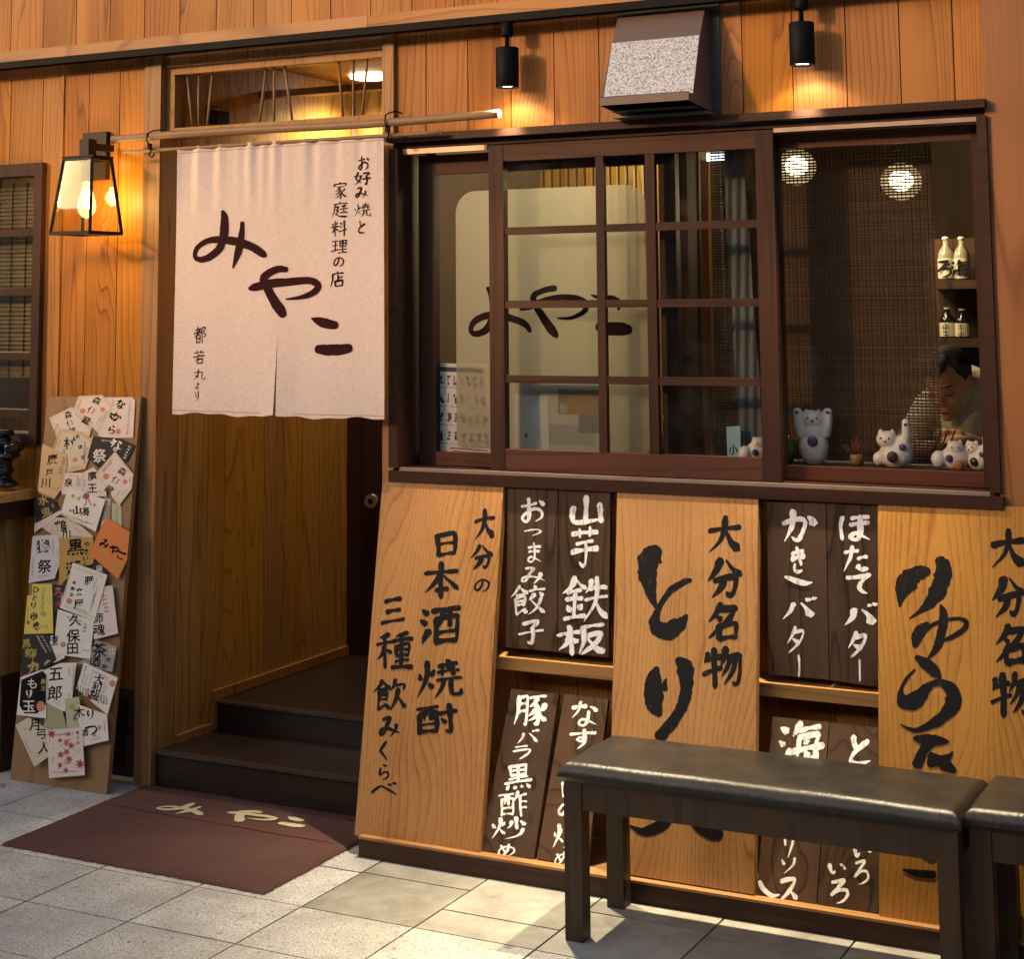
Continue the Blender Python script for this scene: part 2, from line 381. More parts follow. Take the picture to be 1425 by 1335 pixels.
# ------------------------------------------------------------------ brush lettering
# strokes in a 100 x 100 box, y downwards; the letter is the way the brush moves (h across, v down, p falling left,
# n falling right, d dot, k turning hook)
GL = {
'お': 'h 10,32 40,28 62,25;k 34,6 36,45 34,80 24,92 10,78 30,58 60,46 84,58 82,80 60,94;d 74,16 84,24 92,34',
'み': 'k 18,16 46,13 36,44 22,78 8,82 10,62 34,56 62,64 92,78;p 76,40 72,64 50,94',
'の': 'k 52,22 44,58 24,82 10,66 22,32 52,16 84,32 88,62 70,84 50,92',
'と': 'v 32,8 36,28 44,46;k 82,28 54,44 30,62 24,80 44,90 84,88',
'よ': 'h 54,34 88,28;k 54,8 54,50 54,76 38,90 18,82 26,70 54,74 88,90',
'り': 'k 28,12 24,44 32,62 40,48;p 70,8 74,44 62,76 38,96',
'く': 'k 70,8 44,32 24,48 46,66 72,94',
'ら': 'd 44,8 56,14 66,20;k 30,28 26,56 28,66 52,50 78,58 74,80 40,96',
'べ': 'k 4,70 30,36 44,40 70,64 96,88;d 62,18 72,30;d 76,10 86,22',
'つ': 'k 6,38 40,24 76,22 92,46 76,70 44,84',
'ま': 'h 16,26 84,20;h 20,46 78,42;k 50,6 52,40 50,74 34,92 16,82 28,70 54,76 88,92',
'な': 'h 8,28 54,22;p 36,6 28,36 8,62;d 70,22 84,34 92,42;k 64,40 62,74 46,92 28,84 38,70 60,74 88,90',
'す': 'h 6,28 94,22;k 56,6 56,42 46,62 32,54 44,40 58,50 56,72 34,96',
'か': 'k 8,38 50,30 66,40 58,74 42,92 30,80;p 38,8 32,48 10,92;d 76,26 90,42 94,56',
'き': 'h 18,26 80,16;h 16,46 86,36;v 42,6 56,38 72,66;k 34,66 32,82 50,92 78,88',
'ほ': 'v 14,12 10,46 16,88;h 40,18 88,16;h 38,42 90,38;k 66,16 68,60 62,84 46,90 36,78 56,70 92,92',
'た': 'h 8,28 56,22;p 36,6 28,48 10,92;h 58,48 88,44;k 56,72 66,86 92,84',
'て': 'k 8,24 60,18 90,14 62,34 50,58 60,78 84,90',
'い': 'k 16,18 16,54 28,82 38,64;v 68,24 82,44 86,64',
'ろ': 'k 22,14 68,10 46,36 16,66 48,48 78,52 82,76 60,92 36,96',
'め': 'v 22,20 34,50 44,76;k 62,10 54,52 28,88 10,76 18,46 50,26 82,38 86,66 56,94',
'や': 'k 6,46 50,30 82,24 94,42 76,60 50,62;d 56,4 62,14 60,24;v 28,20 44,56 58,94',
'こ': 'k 16,22 50,24 84,18 66,34;k 20,62 30,82 60,84 90,76',
'う': 'd 38,6 54,12 64,20;k 20,42 54,30 80,42 78,66 60,86 36,98',
'む': 'h 8,28 60,24;k 34,6 34,50 24,66 14,54 28,46 36,62 40,86 70,90 88,84 88,66;d 74,26 88,40',
'バ': 'p 34,26 26,60 6,90;n 56,28 72,56 84,90;d 72,8 80,20;d 86,4 94,16',
'ラ': 'h 22,16 78,12;k 8,42 88,36 72,68 34,94',
'タ': 'p 44,6 34,34 10,62;k 36,24 84,20 66,62 16,96;d 34,48 52,58 66,68',
'ー': 'v 50,4 54,50 50,96',
'リ': 'v 26,12 26,40 28,58;p 72,8 72,52 40,96',
'ソ': 'd 16,18 28,36 32,48;p 84,12 72,54 32,94',
'ス': 'k 16,18 80,14 58,50 8,92;n 54,56 74,74 92,92',
'ロ': 'v 18,20 22,88;k 18,22 82,18 80,84;h 22,82 80,80',
'大': 'h 8,40 50,34 92,32;p 50,6 50,36 38,66 8,94;n 52,40 66,68 94,92',
'分': 'p 42,6 30,30 6,54;n 56,8 74,32 96,50;k 24,54 76,50 72,84 60,92 54,82;p 48,54 40,74 14,94',
'日': 'v 24,14 24,92;k 24,16 76,10 80,16 80,50 76,92;h 26,50 76,46;h 26,88 76,84',
'本': 'h 8,34 92,28;v 50,6 50,96;p 48,34 34,58 6,80;n 52,34 70,56 96,76;h 34,76 66,74',
'酒': 'd 8,14 20,26;d 4,40 16,50;p 24,62 16,78 6,94;h 32,18 96,12;v 40,38 40,94;k 40,38 88,34 91,40 90,70 88,94;p 56,18 56,40 50,56;v 72,18 72,54;h 44,70 86,66;h 42,88 86,86',
'焼': 'd 8,34 14,50;d 40,26 32,42;p 26,8 26,46 4,92;d 28,56 40,72;h 52,18 90,14;v 70,4 70,28;h 46,34 96,28;v 58,24 58,42;v 82,22 82,40;h 46,54 98,48;p 62,54 58,76 40,94;k 78,52 78,84 96,88 98,74',
'酎': 'h 4,16 54,12;v 10,32 10,92;k 10,32 48,28 50,34 50,60 48,92;p 24,16 24,36 20,50;v 36,16 36,52;h 12,66 48,62;h 12,86 48,84;h 58,34 98,28;k 82,6 84,50 82,88 70,84;d 62,50 72,64',
'三': 'h 20,18 80,14;h 26,50 76,46;h 6,88 94,82',
'種': 'p 36,6 24,14 10,18;h 4,34 44,28;v 26,12 26,94;p 26,38 18,56 4,72;d 30,44 42,56;p 86,6 70,12 52,16;h 46,28 98,22;v 56,38 56,64;k 56,38 88,34 91,38 90,62;h 58,50 88,48;h 58,64 88,62;v 72,12 72,90;h 54,78 90,74;h 46,94 98,90',
'飲': 'p 28,4 20,20 2,36;n 30,8 40,20 52,30;h 18,32 40,30;v 16,40 16,90;k 16,40 38,38 41,42 40,64;h 18,52 38,50;h 18,64 38,62;k 16,90 30,82 44,76;d 34,74 46,88;p 66,6 62,24 50,40;k 64,22 94,20 88,36;p 74,34 70,64 48,94;n 74,52 84,76 98,92',
'餃': 'p 28,4 20,20 2,36;n 30,8 40,20 52,30;h 18,32 40,30;v 16,40 16,90;k 16,40 38,38 41,42 40,64;h 18,52 38,50;h 18,64 38,62;k 16,90 30,82 44,76;d 34,74 46,88;d 72,4 76,14;h 54,22 98,18;p 66,30 60,42 52,48;d 82,28 92,42;p 88,46 74,74 48,96;n 60,48 76,74 98,92',
'子': 'k 20,14 76,10 54,34;k 52,34 56,60 50,92 34,84;h 6,54 94,46',
'山': 'v 50,6 50,82;k 14,40 16,84 86,80;v 86,34 86,88',
'芋': 'h 8,18 92,14;v 32,6 34,28;v 68,4 66,26;h 22,42 80,38;h 6,62 94,56;k 52,42 54,76 48,96 34,88',
'鉄': 'p 28,4 20,20 2,34;n 30,8 40,18 52,28;h 14,34 42,32;h 10,50 46,48;v 28,34 28,86;d 12,62 18,74;d 44,58 38,70;h 4,90 52,84;p 64,10 60,22 52,34;h 58,28 94,24;h 50,50 98,44;p 74,6 72,52 48,94;n 74,52 84,74 98,92',
'板': 'h 4,32 46,26;v 26,6 26,96;p 26,34 18,54 2,74;d 30,42 44,56;h 54,16 94,10;p 56,16 54,54 42,92;k 58,40 90,36 76,68 48,96;n 62,52 78,76 98,94',
'豚': 'p 14,10 14,60 4,94;k 14,12 36,10 39,16 38,92 30,88;h 16,34 36,32;h 16,56 36,54;h 46,14 96,10;p 70,14 60,30 46,42;k 60,28 74,50 70,92 58,88;p 66,46 56,60 44,68;p 72,58 60,76 44,86;p 92,34 84,46 76,52;n 74,48 84,70 98,86',
'黒': 'v 22,8 24,44;k 22,10 78,6 80,12 78,42;h 24,26 78,24;v 50,8 50,64;h 26,42 78,40;h 16,56 86,52;h 4,70 96,64;d 14,78 8,92;d 34,80 38,92;d 58,78 64,90;d 80,76 92,90',
'酢': 'h 4,16 54,12;v 10,32 10,92;k 10,32 48,28 50,34 50,60 48,92;p 24,16 24,36 20,50;v 36,16 36,52;h 12,66 48,62;h 12,86 48,84;p 70,6 64,26 54,42;h 66,24 98,20;v 76,24 76,96;h 78,46 96,44;h 78,68 98,64',
'炒': 'd 8,34 14,50;d 40,26 32,42;p 26,8 26,46 4,92;d 28,56 40,72;v 72,6 72,56;p 60,24 56,38 46,50;d 86,22 96,40;p 92,52 78,78 44,96',
'海': 'd 8,12 20,22;d 2,38 14,48;p 24,58 16,76 6,94;p 48,4 42,18 32,30;h 46,18 94,14;p 46,32 44,58 40,84;k 46,34 84,30 87,36 84,60 82,92 74,88;h 28,60 98,54;h 40,82 84,78;d 60,40 66,48;d 58,64 64,72',
'名': 'p 46,6 36,26 12,48;k 44,20 82,18 80,26 62,52 12,88;d 34,36 48,46;v 40,60 40,94;k 40,60 84,56 87,62 86,92;h 42,92 86,90',
'物': 'p 14,14 10,28 4,38;h 12,30 46,26;v 30,6 30,96;h 2,64 48,52;p 60,6 56,28 46,46;k 58,28 94,24 96,30 92,80 82,94 74,84;p 72,28 64,52 46,72;p 84,28 76,62 52,90',
'好': 'k 26,6 14,52 44,84;p 40,30 32,66 4,94;h 2,38 50,30;k 56,16 92,12 76,34;k 74,36 78,64 74,92 62,88;h 52,56 98,50',
'家': 'd 50,2 52,10;k 12,28 12,16 90,12 84,26;h 26,32 76,28;p 52,32 36,46 14,56;k 46,42 60,62 56,92 44,90;p 50,54 36,66 16,72;p 56,66 38,82 14,90;p 86,42 74,52 64,58;n 60,54 74,72 94,88',
'庭': 'd 50,2 54,10;h 22,18 94,14;p 22,18 20,56 4,96;p 84,26 70,30 58,32;h 54,48 96,44;v 74,30 74,66;h 56,68 94,66;k 28,36 44,34 32,54 44,56 24,84;n 26,70 50,88 98,92',
'料': 'd 8,18 14,32;d 42,12 34,28;h 4,44 48,38;v 26,6 26,96;p 24,48 16,64 2,78;d 30,50 44,64;d 58,16 68,26;d 54,36 64,46;h 50,70 98,56;v 82,6 82,96',
'理': 'h 6,18 42,14;h 8,46 40,42;v 24,18 24,78;h 2,84 46,70;v 52,12 54,54;k 52,14 90,10 93,16 90,52;h 54,32 90,30;h 54,52 90,50;v 72,12 72,90;h 52,72 94,68;h 44,94 98,88',
'店': 'd 50,2 54,10;h 20,18 92,14;p 20,18 18,56 4,96;v 56,26 56,58;h 58,42 86,38;v 36,62 38,94;k 36,62 82,58 85,64 82,92;h 38,92 82,90',
'都': 'h 12,22 46,18;v 30,6 30,40;h 2,42 56,36;p 52,14 34,40 4,64;v 20,54 20,94;k 20,54 46,50 46,92;h 22,72 44,70;h 22,92 46,90;k 64,12 90,10 74,36 92,54 72,66;v 64,12 64,96',
'若': 'h 6,18 94,14;v 32,4 34,28;v 68,4 66,26;h 4,46 96,40;p 52,28 36,58 6,84;v 34,64 34,96;k 34,64 76,60 80,66 76,94;h 36,92 78,90',
'丸': 'k 8,36 72,30 68,70 82,90 96,84 96,68;p 42,6 38,52 6,94;d 18,54 42,68',
}
PROF = {'h': [(0, 1.0), (.12, 1.12), (.5, .66), (.82, 1.1), (1, 1.05)], 'v': [(0, 1.0), (.1, 1.3), (.5, .92), (.9, 1.05), (1, .6)],
        'p': [(0, 1.1), (.15, 1.4), (.6, .95), (1, .12)], 'n': [(0, .4), (.5, 1.0), (.78, 1.65), (1, .12)],
        'd': [(0, .35), (.45, 1.2), (.85, 1.4), (1, .6)], 'k': [(0, 1.0), (.12, 1.25), (.45, .8), (.7, 1.1), (.9, .75), (1, .15)]}
def interp(tab, t):
    for (a, x), (b, y) in zip(tab, tab[1:]):
        if t <= b: return x+(y-x)*(t-a)/(b-a) if b > a else y
    return tab[-1][1]
def spline(P, per=7):
    out = []; n = len(P)
    for i in range(n-1):
        p0, p1, p2, p3 = P[max(i-1, 0)], P[i], P[i+1], P[min(i+2, n-1)]
        for k in range(per):
            t = k/per
            out.append(tuple(.5*(2*b+(c-a)*t+(2*a-5*b+4*c-d)*t*t+(-a+3*b-3*c+d)*t**3) for a, b, c, d in zip(p0, p1, p2, p3)))
    out.append(tuple(P[-1])); return out
def stroke_outline(P, width, rough=.06):
    """P: (x, y, w) samples -> left and right rims, in the glyph's own units"""
    n = len(P); L, Rr = [], []
    d0 = math.hypot(P[1][0]-P[0][0], P[1][1]-P[0][1]) or 1; d1 = math.hypot(P[-1][0]-P[-2][0], P[-1][1]-P[-2][1]) or 1
    for sgn, e, k, dd in ((-1, P[0], P[1], d0), (1, P[-1], P[-2], d1)): pass
    a = [((P[0][0]-P[1][0])/d0, (P[0][1]-P[1][1])/d0)]; b = [((P[-1][0]-P[-2][0])/d1, (P[-1][1]-P[-2][1])/d1)]
    h0, h1 = P[0][2]/2, P[-1][2]/2
    Q = [(P[0][0]+a[0][0]*h0*.62, P[0][1]+a[0][1]*h0*.62, P[0][2]*.3), (P[0][0]+a[0][0]*h0*.4, P[0][1]+a[0][1]*h0*.4, P[0][2]*.74)]+list(P) + \
        [(P[-1][0]+b[0][0]*h1*.4, P[-1][1]+b[0][1]*h1*.4, P[-1][2]*.74), (P[-1][0]+b[0][0]*h1*.62, P[-1][1]+b[0][1]*h1*.62, P[-1][2]*.3)]
    j1 = j2 = 0
    for i, q in enumerate(Q):
        p, r = Q[max(i-1, 0)], Q[min(i+1, len(Q)-1)]
        tx, ty = r[0]-p[0], r[1]-p[1]; l = math.hypot(tx, ty) or 1; tx, ty = tx/l, ty/l
        j1 = j1*.6+(rnd()-.5)*rough; j2 = j2*.6+(rnd()-.5)*rough
        L.append((q[0]-ty*q[2]*(.5+j1), q[1]+tx*q[2]*(.5+j1))); Rr.append((q[0]+ty*q[2]*(.5+j2), q[1]-tx*q[2]*(.5+j2)))
    return L, Rr
ZSTEP = .00004
def put_stroke(mb, P, fmap, off, k, rough=.06):
    """fmap(x, y, off) -> world point; k: the stroke's number, each lies a hair above the one before"""
    L, Rr = stroke_outline(P, 1, rough); n = len(L); r = rnd()
    base = off+k*ZSTEP*1.3
    vl = [mb._v(fmap(*p, base+ZSTEP*i/n), r) for i, p in enumerate(L)]
    vr = [mb._v(fmap(*p, base+ZSTEP*i/n), r) for i, p in enumerate(Rr)]
    for i in range(n-1):
        f = mb.bm.faces.new((vl[i], vl[i+1], vr[i+1], vr[i])); f.material_index = mb.mi; f.smooth = False
def quadmap(q, surf):
    def f(x, y, off):
        u, v = x/100, y/100
        px = (q[0][0]*(1-u)+q[1][0]*u)*(1-v)+(q[3][0]*(1-u)+q[2][0]*u)*v
        py = (q[0][1]*(1-u)+q[1][1]*u)*(1-v)+(q[3][1]*(1-u)+q[2][1]*u)*v
        return surf(px, py, off)
    return f
def boxq(x0, y0, x1, y1): return [(x0, y0), (x1, y0), (x1, y1), (x0, y1)]
FONTC = {}
def font_glyph(ch):
    if ch not in FONTC:
        c = bpy.data.curves.new('t', 'FONT'); c.body = ch; c.resolution_u = 2; c.offset = .016
        o = bpy.data.objects.new('t', c); COL.objects.link(o)
        me = bpy.data.meshes.new_from_object(o.evaluated_get(bpy.context.evaluated_depsgraph_get()))
        vs = [(v.co.x, v.co.y) for v in me.vertices]; fs = [tuple(p.vertices) for p in me.polygons]
        x0, x1 = min(v[0] for v in vs), max(v[0] for v in vs); y0, y1 = min(v[1] for v in vs), max(v[1] for v in vs)
        s = max(x1-x0, y1-y0, .3)
        vs = [(50+(x-(x0+x1)/2)/s*96, 50-(y-(y0+y1)/2)/s*96) for x, y in vs]
        bpy.data.objects.remove(o); bpy.data.curves.remove(c); bpy.data.meshes.remove(me)
        FONTC[ch] = (vs, fs)
    return FONTC[ch]
def glyph(mb, ch, quad, surf, off=.0005, wt=10.0, jit=1.6, rough=.07):
    fm = quadmap(quad, surf)
    an = (rnd()-.55)*.10; ca, sa = math.cos(an), math.sin(an); sc_ = .96+.08*rnd()
    if ch in GL:
        ns = GL[ch].count(';')+1; wt = wt*(1.12 if ns <= 4 else .76 if ns >= 12 else .92)
        for k, s in enumerate(GL[ch].split(';')):
            ty = s[0]; P = [tuple(float(c) for c in q.split(',')) for q in s[2:].split()]
            P = [(50+sc_*((x-50)*ca-(y-50)*sa)+(rnd()-.5)*2*jit, 50+sc_*((x-50)*sa+(y-50)*ca)-.05*(x-50)+(rnd()-.5)*2*jit) for x, y in P]
            if len(P) == 2: P.insert(1, ((P[0][0]+P[1][0])/2+(rnd()-.5)*2, (P[0][1]+P[1][1])/2-(1.5 if ty == 'h' else 0)))
            Q = spline(P); n = len(Q)-1
            ww = wt*(.74+.52*rnd())
            put_stroke(mb, [(x, y, ww*interp(PROF[ty], i/n)) for i, (x, y) in enumerate(Q)], fm, off, k, rough)
    else:
        vs, fs = font_glyph(ch); r = rnd()
        a, b = (rnd()-.5)*.1, -.06+(rnd()-.5)*.06
        V = [mb._v(fm(x+a*(y-50)+math.sin(y*.11+r*6)*1.5, y+b*(x-50)+math.sin(x*.09+r*9)*1.5, off), r) for x, y in vs]
        for f in fs:
            try: mb.bm.faces.new([V[i] for i in f]).material_index = mb.mi
            except ValueError: pass
def traced(mb, strokes, zoom, surf, off=.0005, rough=.05, per=8, k0=0):
    """strokes measured in an enlarged crop: 'x,y,w x,y,w ...;...'"""
    s, ox, oy = zoom
    for k, st in enumerate(strokes.split(';')):
        P = [tuple(float(c) for c in q.split(',')) for q in st.split()]
        if len(P) == 2: P.insert(1, tuple((a+b)/2 for a, b in zip(*P)))
        Q = [(ox+x/s, oy+y/s, w_/s) for x, y, w_ in spline(P, per)]
        put_stroke(mb, Q, surf, off, k+k0, rough)
def zbox(zoom, x0, y0, x1, y1): return boxq(*Z(zoom, x0, y0), *Z(zoom, x1, y1))

# ================================================================== THE PLACE
# ------------------------------------------------------------------ paving
mb = MB()
JX = [-3.243+.375*k for k in range(-12, 14)]
for a, b in zip(JX, JX[1:]):
    g = .0033
    smooth_col = a > -3.0
    if smooth_col:
        y1 = .02; ys = [.02]
        cut = {0: -.45, 1: -.62}.get(round((a+2.868)/.375), -.455 if round((a+2.868)/.375) % 2 == 0 else -.50)
        mb.mi = 1
        for p, q in ((cut, .02), (-.778, cut)): mb.box(a+g, b-g, p+g, q-g, -.03, (rnd()-.5)*.0012)
        mb.mi = 0; ystart = -.778
    else:
        mb.mi = 0; ystart = .1775
    y = ystart
    while y > -4.2:
        mb.box(a+g, b-g, y-.3175+g, y-g, -.03, (rnd()-.5)*.0012); y -= .3175
pav = mb.build('pavement', [M['granite'], M['stone']], None, bevel=.002, kind='structure')
mb = MB(); mb.box(-30, 30, -30, .05, -.2, -.0045)
mb.build('ground', M['grout'], None, kind='structure')

# unseen shop block, added across the lane: what the glass reflects, and what keeps the low warm light off the lower wall
OP = thing('added_shop_block', 'unseen dark shop block added across the lane for reflections and to cut low light', 'building', (-6, -12, 0))
mb = MB()
mb.box(-40, 25, -13, -12.2, 0, 6.2)
for k in range(16): mb.box(-40+4*k, -39.75+4*k, -12.2, -12, 0, 6.2)
mb.build('wall', plain('added_block_wall', (.055, .042, .034), .8), OP)
for k in range(15):
    mb = MB(); mb.box(-39.7+4*k, -36.1+4*k, -12.19, -12.15, .1, 2.6); mb.build('shutter', plain('shutter_paint', (.07, .065, .06), .6), OP)
# ------------------------------------------------------------------ the restaurant front
B = thing('restaurant_front', 'cedar planked restaurant front with a dark sliding window and a stepped entrance', 'building', (-3, 0, 0))
def planks(mb, edges, y0, y1, z0, z1, gap=.0018):
    for a, b in zip(edges, edges[1:]): mb.box(a+gap, b-gap, y0, y1, z0, z1)
mb = MB(); planks(mb, [-4.801-.1685*k for k in range(12, 0, -1)]+[-4.801+.1685*k for k in range(0, 36)], -.012, .03, 2.70, 3.7)
mb.build('upper_cladding', M['cedar'], B, bevel=.003)
mb = MB(); mb.box(-8, -3.0995, -.060, -.0125, 2.681, 2.729); mb.box(-3.0975, 1.2, -.060, -.0125, 2.681, 2.729)
mb.build('ledge_beam', M['beam'], B, bevel=.003)
mb = MB(); planks(mb, [-3.06, -2.895, -2.731, -2.565, -2.404, -2.24, -2.075, -1.91, -1.746, -1.583, -1.413, -1.248, -1.088, -1.0], -.004, .03, 2.302, 2.70)
mb.build('window_head_cladding', M['cedar'], B, bevel=.003)
mb = MB(); planks(mb, [-3.015+.1676*k for k in range(0, 13)], -.004, .03, .03, 1.108)
mb.build('lower_cladding', M['cedar'], B, bevel=.003)
mb = MB()
planks(mb, [-6.8, -6.5, -6.3, -6.15, -5.98, -5.8, -5.63, -5.46, -5.3, -5.13, -4.96, -4.80, -4.632], -.004, .03, 2.285, 2.699)
planks(mb, [-6.8, -6.5, -6.3, -6.15, -5.98, -5.8, -5.63, -5.46, -5.3, -5.13, -4.96, -4.80, -4.632], -.004, .03, .05, 1.20)
mb.box(-4.630, -4.546, -.004, .03, .05, 2.699)
planks(mb, [-4.520, -4.398, -4.247, -4.1165], -.004, .03, .05, 2.699)
mb.box(-4.544, -4.522, -.010, .03, .05, 2.699)
mb.box(-6.8, -4.1165, -.0125, -.0045, 2.625, 2.66)
mb.build('side_cladding', M['cedar'], B, bevel=.003)
mb = MB(); mb.box(-4.1145, -4.038, -.02, .11, 0, 2.68); mb.build('entrance_post', M['post'], B, bevel=.004)
mb = MB(); mb.box(-3.062, -3.017, -.02, .13, 0, 2.68); mb.build('entrance_post', M['post'], B, bevel=.004)
mb = MB(); mb.box(-.998, -.52, -.035, .1, 0, 2.9); mb.build('corner_pillar', M['pillar'], B, bevel=.005)
mb = MB(); mb.box(-.518, 1.2, 0, .1, 0, 2.68); mb.build('side_wall', M['cedar'], B)
# framed kick panel beside the entrance
mb = MB()
mb.box(-4.36, -4.117, -.012, -.0045, .03, .33)
mb.box(-4.36, -4.117, -.026, -.0125, .30, .33); mb.box(-4.145, -4.117, -.026, -.0125, .03, .2995); mb.box(-4.36, -4.1455, -.026, -.0125, .03, .06)
mb.build('kick_panel', M['plinth'], B, bevel=.002)
# counter shelf on the left
mb = MB(); mb.box(-6.6, -4.605, -.215, -.005, 1.000, 1.032); cs = mb.build('counter_shelf', M['signx'], B, bevel=.004)
mb = MB(); mb.box(-6.6, -4.63, -.19, -.006, .93, .9995); mb.build('counter_shelf_apron', M['plinth'], cs, bevel=.003)
mb = MB(); planks(mb, [-6.6+.16*k for k in range(0, 13)], -.15, -.006, .35, .9295)
mb.build('counter_front', M['cedar_dim'], B, bevel=.003)
mb = MB(); mb.box(-6.6, -4.68, -.10, -.007, .0, .3495); mb.build('counter_toe_board', M['plinth'], B, bevel=.003)

# side window with its reed blind
mb = MB()
mb.box(-6.0, -4.605, -.03, .06, 2.235, 2.284); mb.box(-6.0, -4.605, -.03, .06, 1.20, 1.24)
mb.box(-4.645, -4.605, -.0295, .0595, 1.2405, 2.2345); mb.box(-6.0, -5.96, -.0295, .0595, 1.2405, 2.2345)
for z in (1.30, 1.52, 1.77, 2.00): mb.box(-5.9595, -4.6455, -.012, .02, z, z+.028)
SW = mb.build('side_window', M['frame'], B, bevel=.002)
mb = MB(); mb.box(-6.0, -4.646, .024, .028, 1.241, 2.234); mb.build('pane', M['glass'], SW)
mb = MB(); mb.box(-6.0, -4.646, .029, .036, 1.3285, 1.45); mb.build('lower_panel', M['plinth'], SW)
M['reed'] = plain('reed', (.30, .22, .10), .6, 0, .3, .35, 25)
mb = MB(); z = 1.33
while z < 2.2:
    mb.box(-5.9, -4.65, .06, .064, z, z+.0095+.003*rnd()); z += .0165
mb.mi = 1
for k in range(14): mb.box(-4.69-.075*k, -4.687-.075*k, .057, .067, 1.32, 2.215)
mb.build('reed_blind', [M['reed'], M['ink']], SW)
mb = MB(); mb.box(-7, -4.2, 1.2, 1.25, .2, 2.75); mb.build('side_room_wall', M['cedar_dim'], B)
mb = MB(); mb.box(-7, -4.075, .05, 1.25, 2.75, 2.8); mb.build('side_room_ceiling', M['cedar_dim'], B)

# transom above the curtain
mb = MB()
mb.box(-4.037, -3.063, .01, .07, 2.590, 2.668); mb.box(-4.037, -3.063, -.003, .0095, 2.618, 2.668)
mb.box(-4.037, -3.996, .01, .07, 2.388, 2.5895); mb.box(-3.082, -3.063, .01, .07, 2.388, 2.5895); mb.box(-4.037, -3.063, .01, .07, 2.352, 2.3875)
TR = mb.build('transom_window', M['post'], B, bevel=.003)
mb = MB(); mb.box(-3.995, -3.0825, .05, .053, 2.388, 2.5895); mb.build('pane', M['glass'], TR)
z2 = (3.928, 200, 0)
for x0, y0, x1, y1 in ((238, 400, 268, 690), (303, 392, 303, 690), (376, 390, 347, 685), (668, 358, 632, 665), (713, 352, 713, 660), (772, 348, 812, 655), (1068, 322, 1090, 635), (1148, 318, 1150, 630), (1223, 310, 1195, 628)):
    a, b = W(*Z(z2, x0, y0), .035), W(*Z(z2, x1, y1), .035); a.z = 2.5895; b.z = 2.388
    mb = MB(); mid = (a+b)/2+Vector(((rnd()-.5)*.006, 0, 0)); mb.tube([a, mid, b], [.0042, .005, .0046], 8); mb.build('bamboo_stick', M['bamboo'], TR)

# entrance recess
mb = MB()
ys = [0.0, .13, .26, .40, .53, .66, .80, .93, 1.06, 1.19, 1.31]
for a, b in zip(ys, ys[1:]): mb.box(-4.07, -4.036, a+.112 if a == 0 else a+.0015, b-.0015, .10, 2.698)
mb.build('recess_wall', M['cedar_dim'], B, bevel=.003)
mb = MB(); planks(mb, [-4.035+.14*k for k in range(0, 8)], 1.312, 1.34, .2, 2.698); mb.build('recess_back_wall', M['cedar_dim'], B, bevel=.003)
mb = MB(); mb.box(-3.016, -2.99, .135, 1.31, .1, 2.698); mb.build('recess_side_wall', M['cedar_dim'], B)
mb = MB(); mb.box(-4.2, -2.9, .0725, 1.4, 2.70, 2.73); mb.build('recess_ceiling', M['cedar_dim'], B)
zq = W(300, 136.5, .60).z; mb = MB(); mb.box(-4.035, -3.0165, .60, .66, zq-.014, zq+.014); mb.build('recess_beam', M['post'], B, bevel=.003)
mb = MB()
mb.box(-4.0345, -3.965, 1.27, 1.3115, .23, 2.25); mb.box(-3.9645, -3.04, 1.27, 1.3115, 2.18, 2.25)
DR = mb.build('entrance_door', M['frame'], B, bevel=.003)
mb = MB(); mb.box(-3.9640, -3.04, 1.285, 1.3105, .232, 2.179); 
for k in range(5): mb.box(-3.95+.16*k, -3.945+.16*k, 1.282, 1.2845, .24, 2.17)
mb.build('door_leaf', M['frame'], DR, bevel=.002)
c = W(519, 697, 1.28)
mb = MB(); mb.tube([c+Vector((0, 0, 0)), c+Vector((0, -.02, 0))], .03, 20); mb.mi = 1; mb.tube([c+Vector((0, -.0202, 0)), c+Vector((0, -.024, 0))], .012, 12)
mb.build('lock', [plain('lock_plate', (.35, .32, .27), .35, .6), M['black']], DR, bevel=.002)
M['step'] = plain('dark_step_covering', (.024, .014, .010), .36, 0, .4, .35, 18, .25, 160)
M['nosing'] = plain('step_nosing', (.05, .034, .028), .3, 0, .55, .4, 60)
mb = MB(); mb.box(-4.035, -3.0625, .006, .345, 0.0, .1185); s1 = mb.build('entrance_step', M['step'], B, bevel=.002)
mb = MB(); mb.box(-4.035, -3.0625, -.012, .02, .119, .1285); mb.build('nosing', M['nosing'], s1, bevel=.004, seg=3)
mb = MB(); mb.box(-4.035, -3.0625, .0205, .3445, .119, .126); mb.build('tread', M['step'], s1)
mb = MB(); mb.box(-4.035, -3.0165, .355, 1.30, 0.0, .2235); s2 = mb.build('entrance_step', M['step'], B, bevel=.002)
mb = MB(); mb.box(-4.035, -3.0165, .337, .37, .224, .2335); mb.build('nosing', M['nosing'], s2, bevel=.004, seg=3)
mb = MB(); mb.box(-4.035, -3.0165, .3705, 1.30, .224, .231); mb.build('tread', M['step'], s2)
mb = MB(); mb.box(-4.0355, -4.022, .115, .330, .1265, .155); mb.box(-4.0355, -4.022, .330, .352, .1265, .27); mb.box(-4.0355, -4.022, .3525, 1.268, .2340, .27)
mb.build('skirting_board', M['post'], B, bevel=.002)
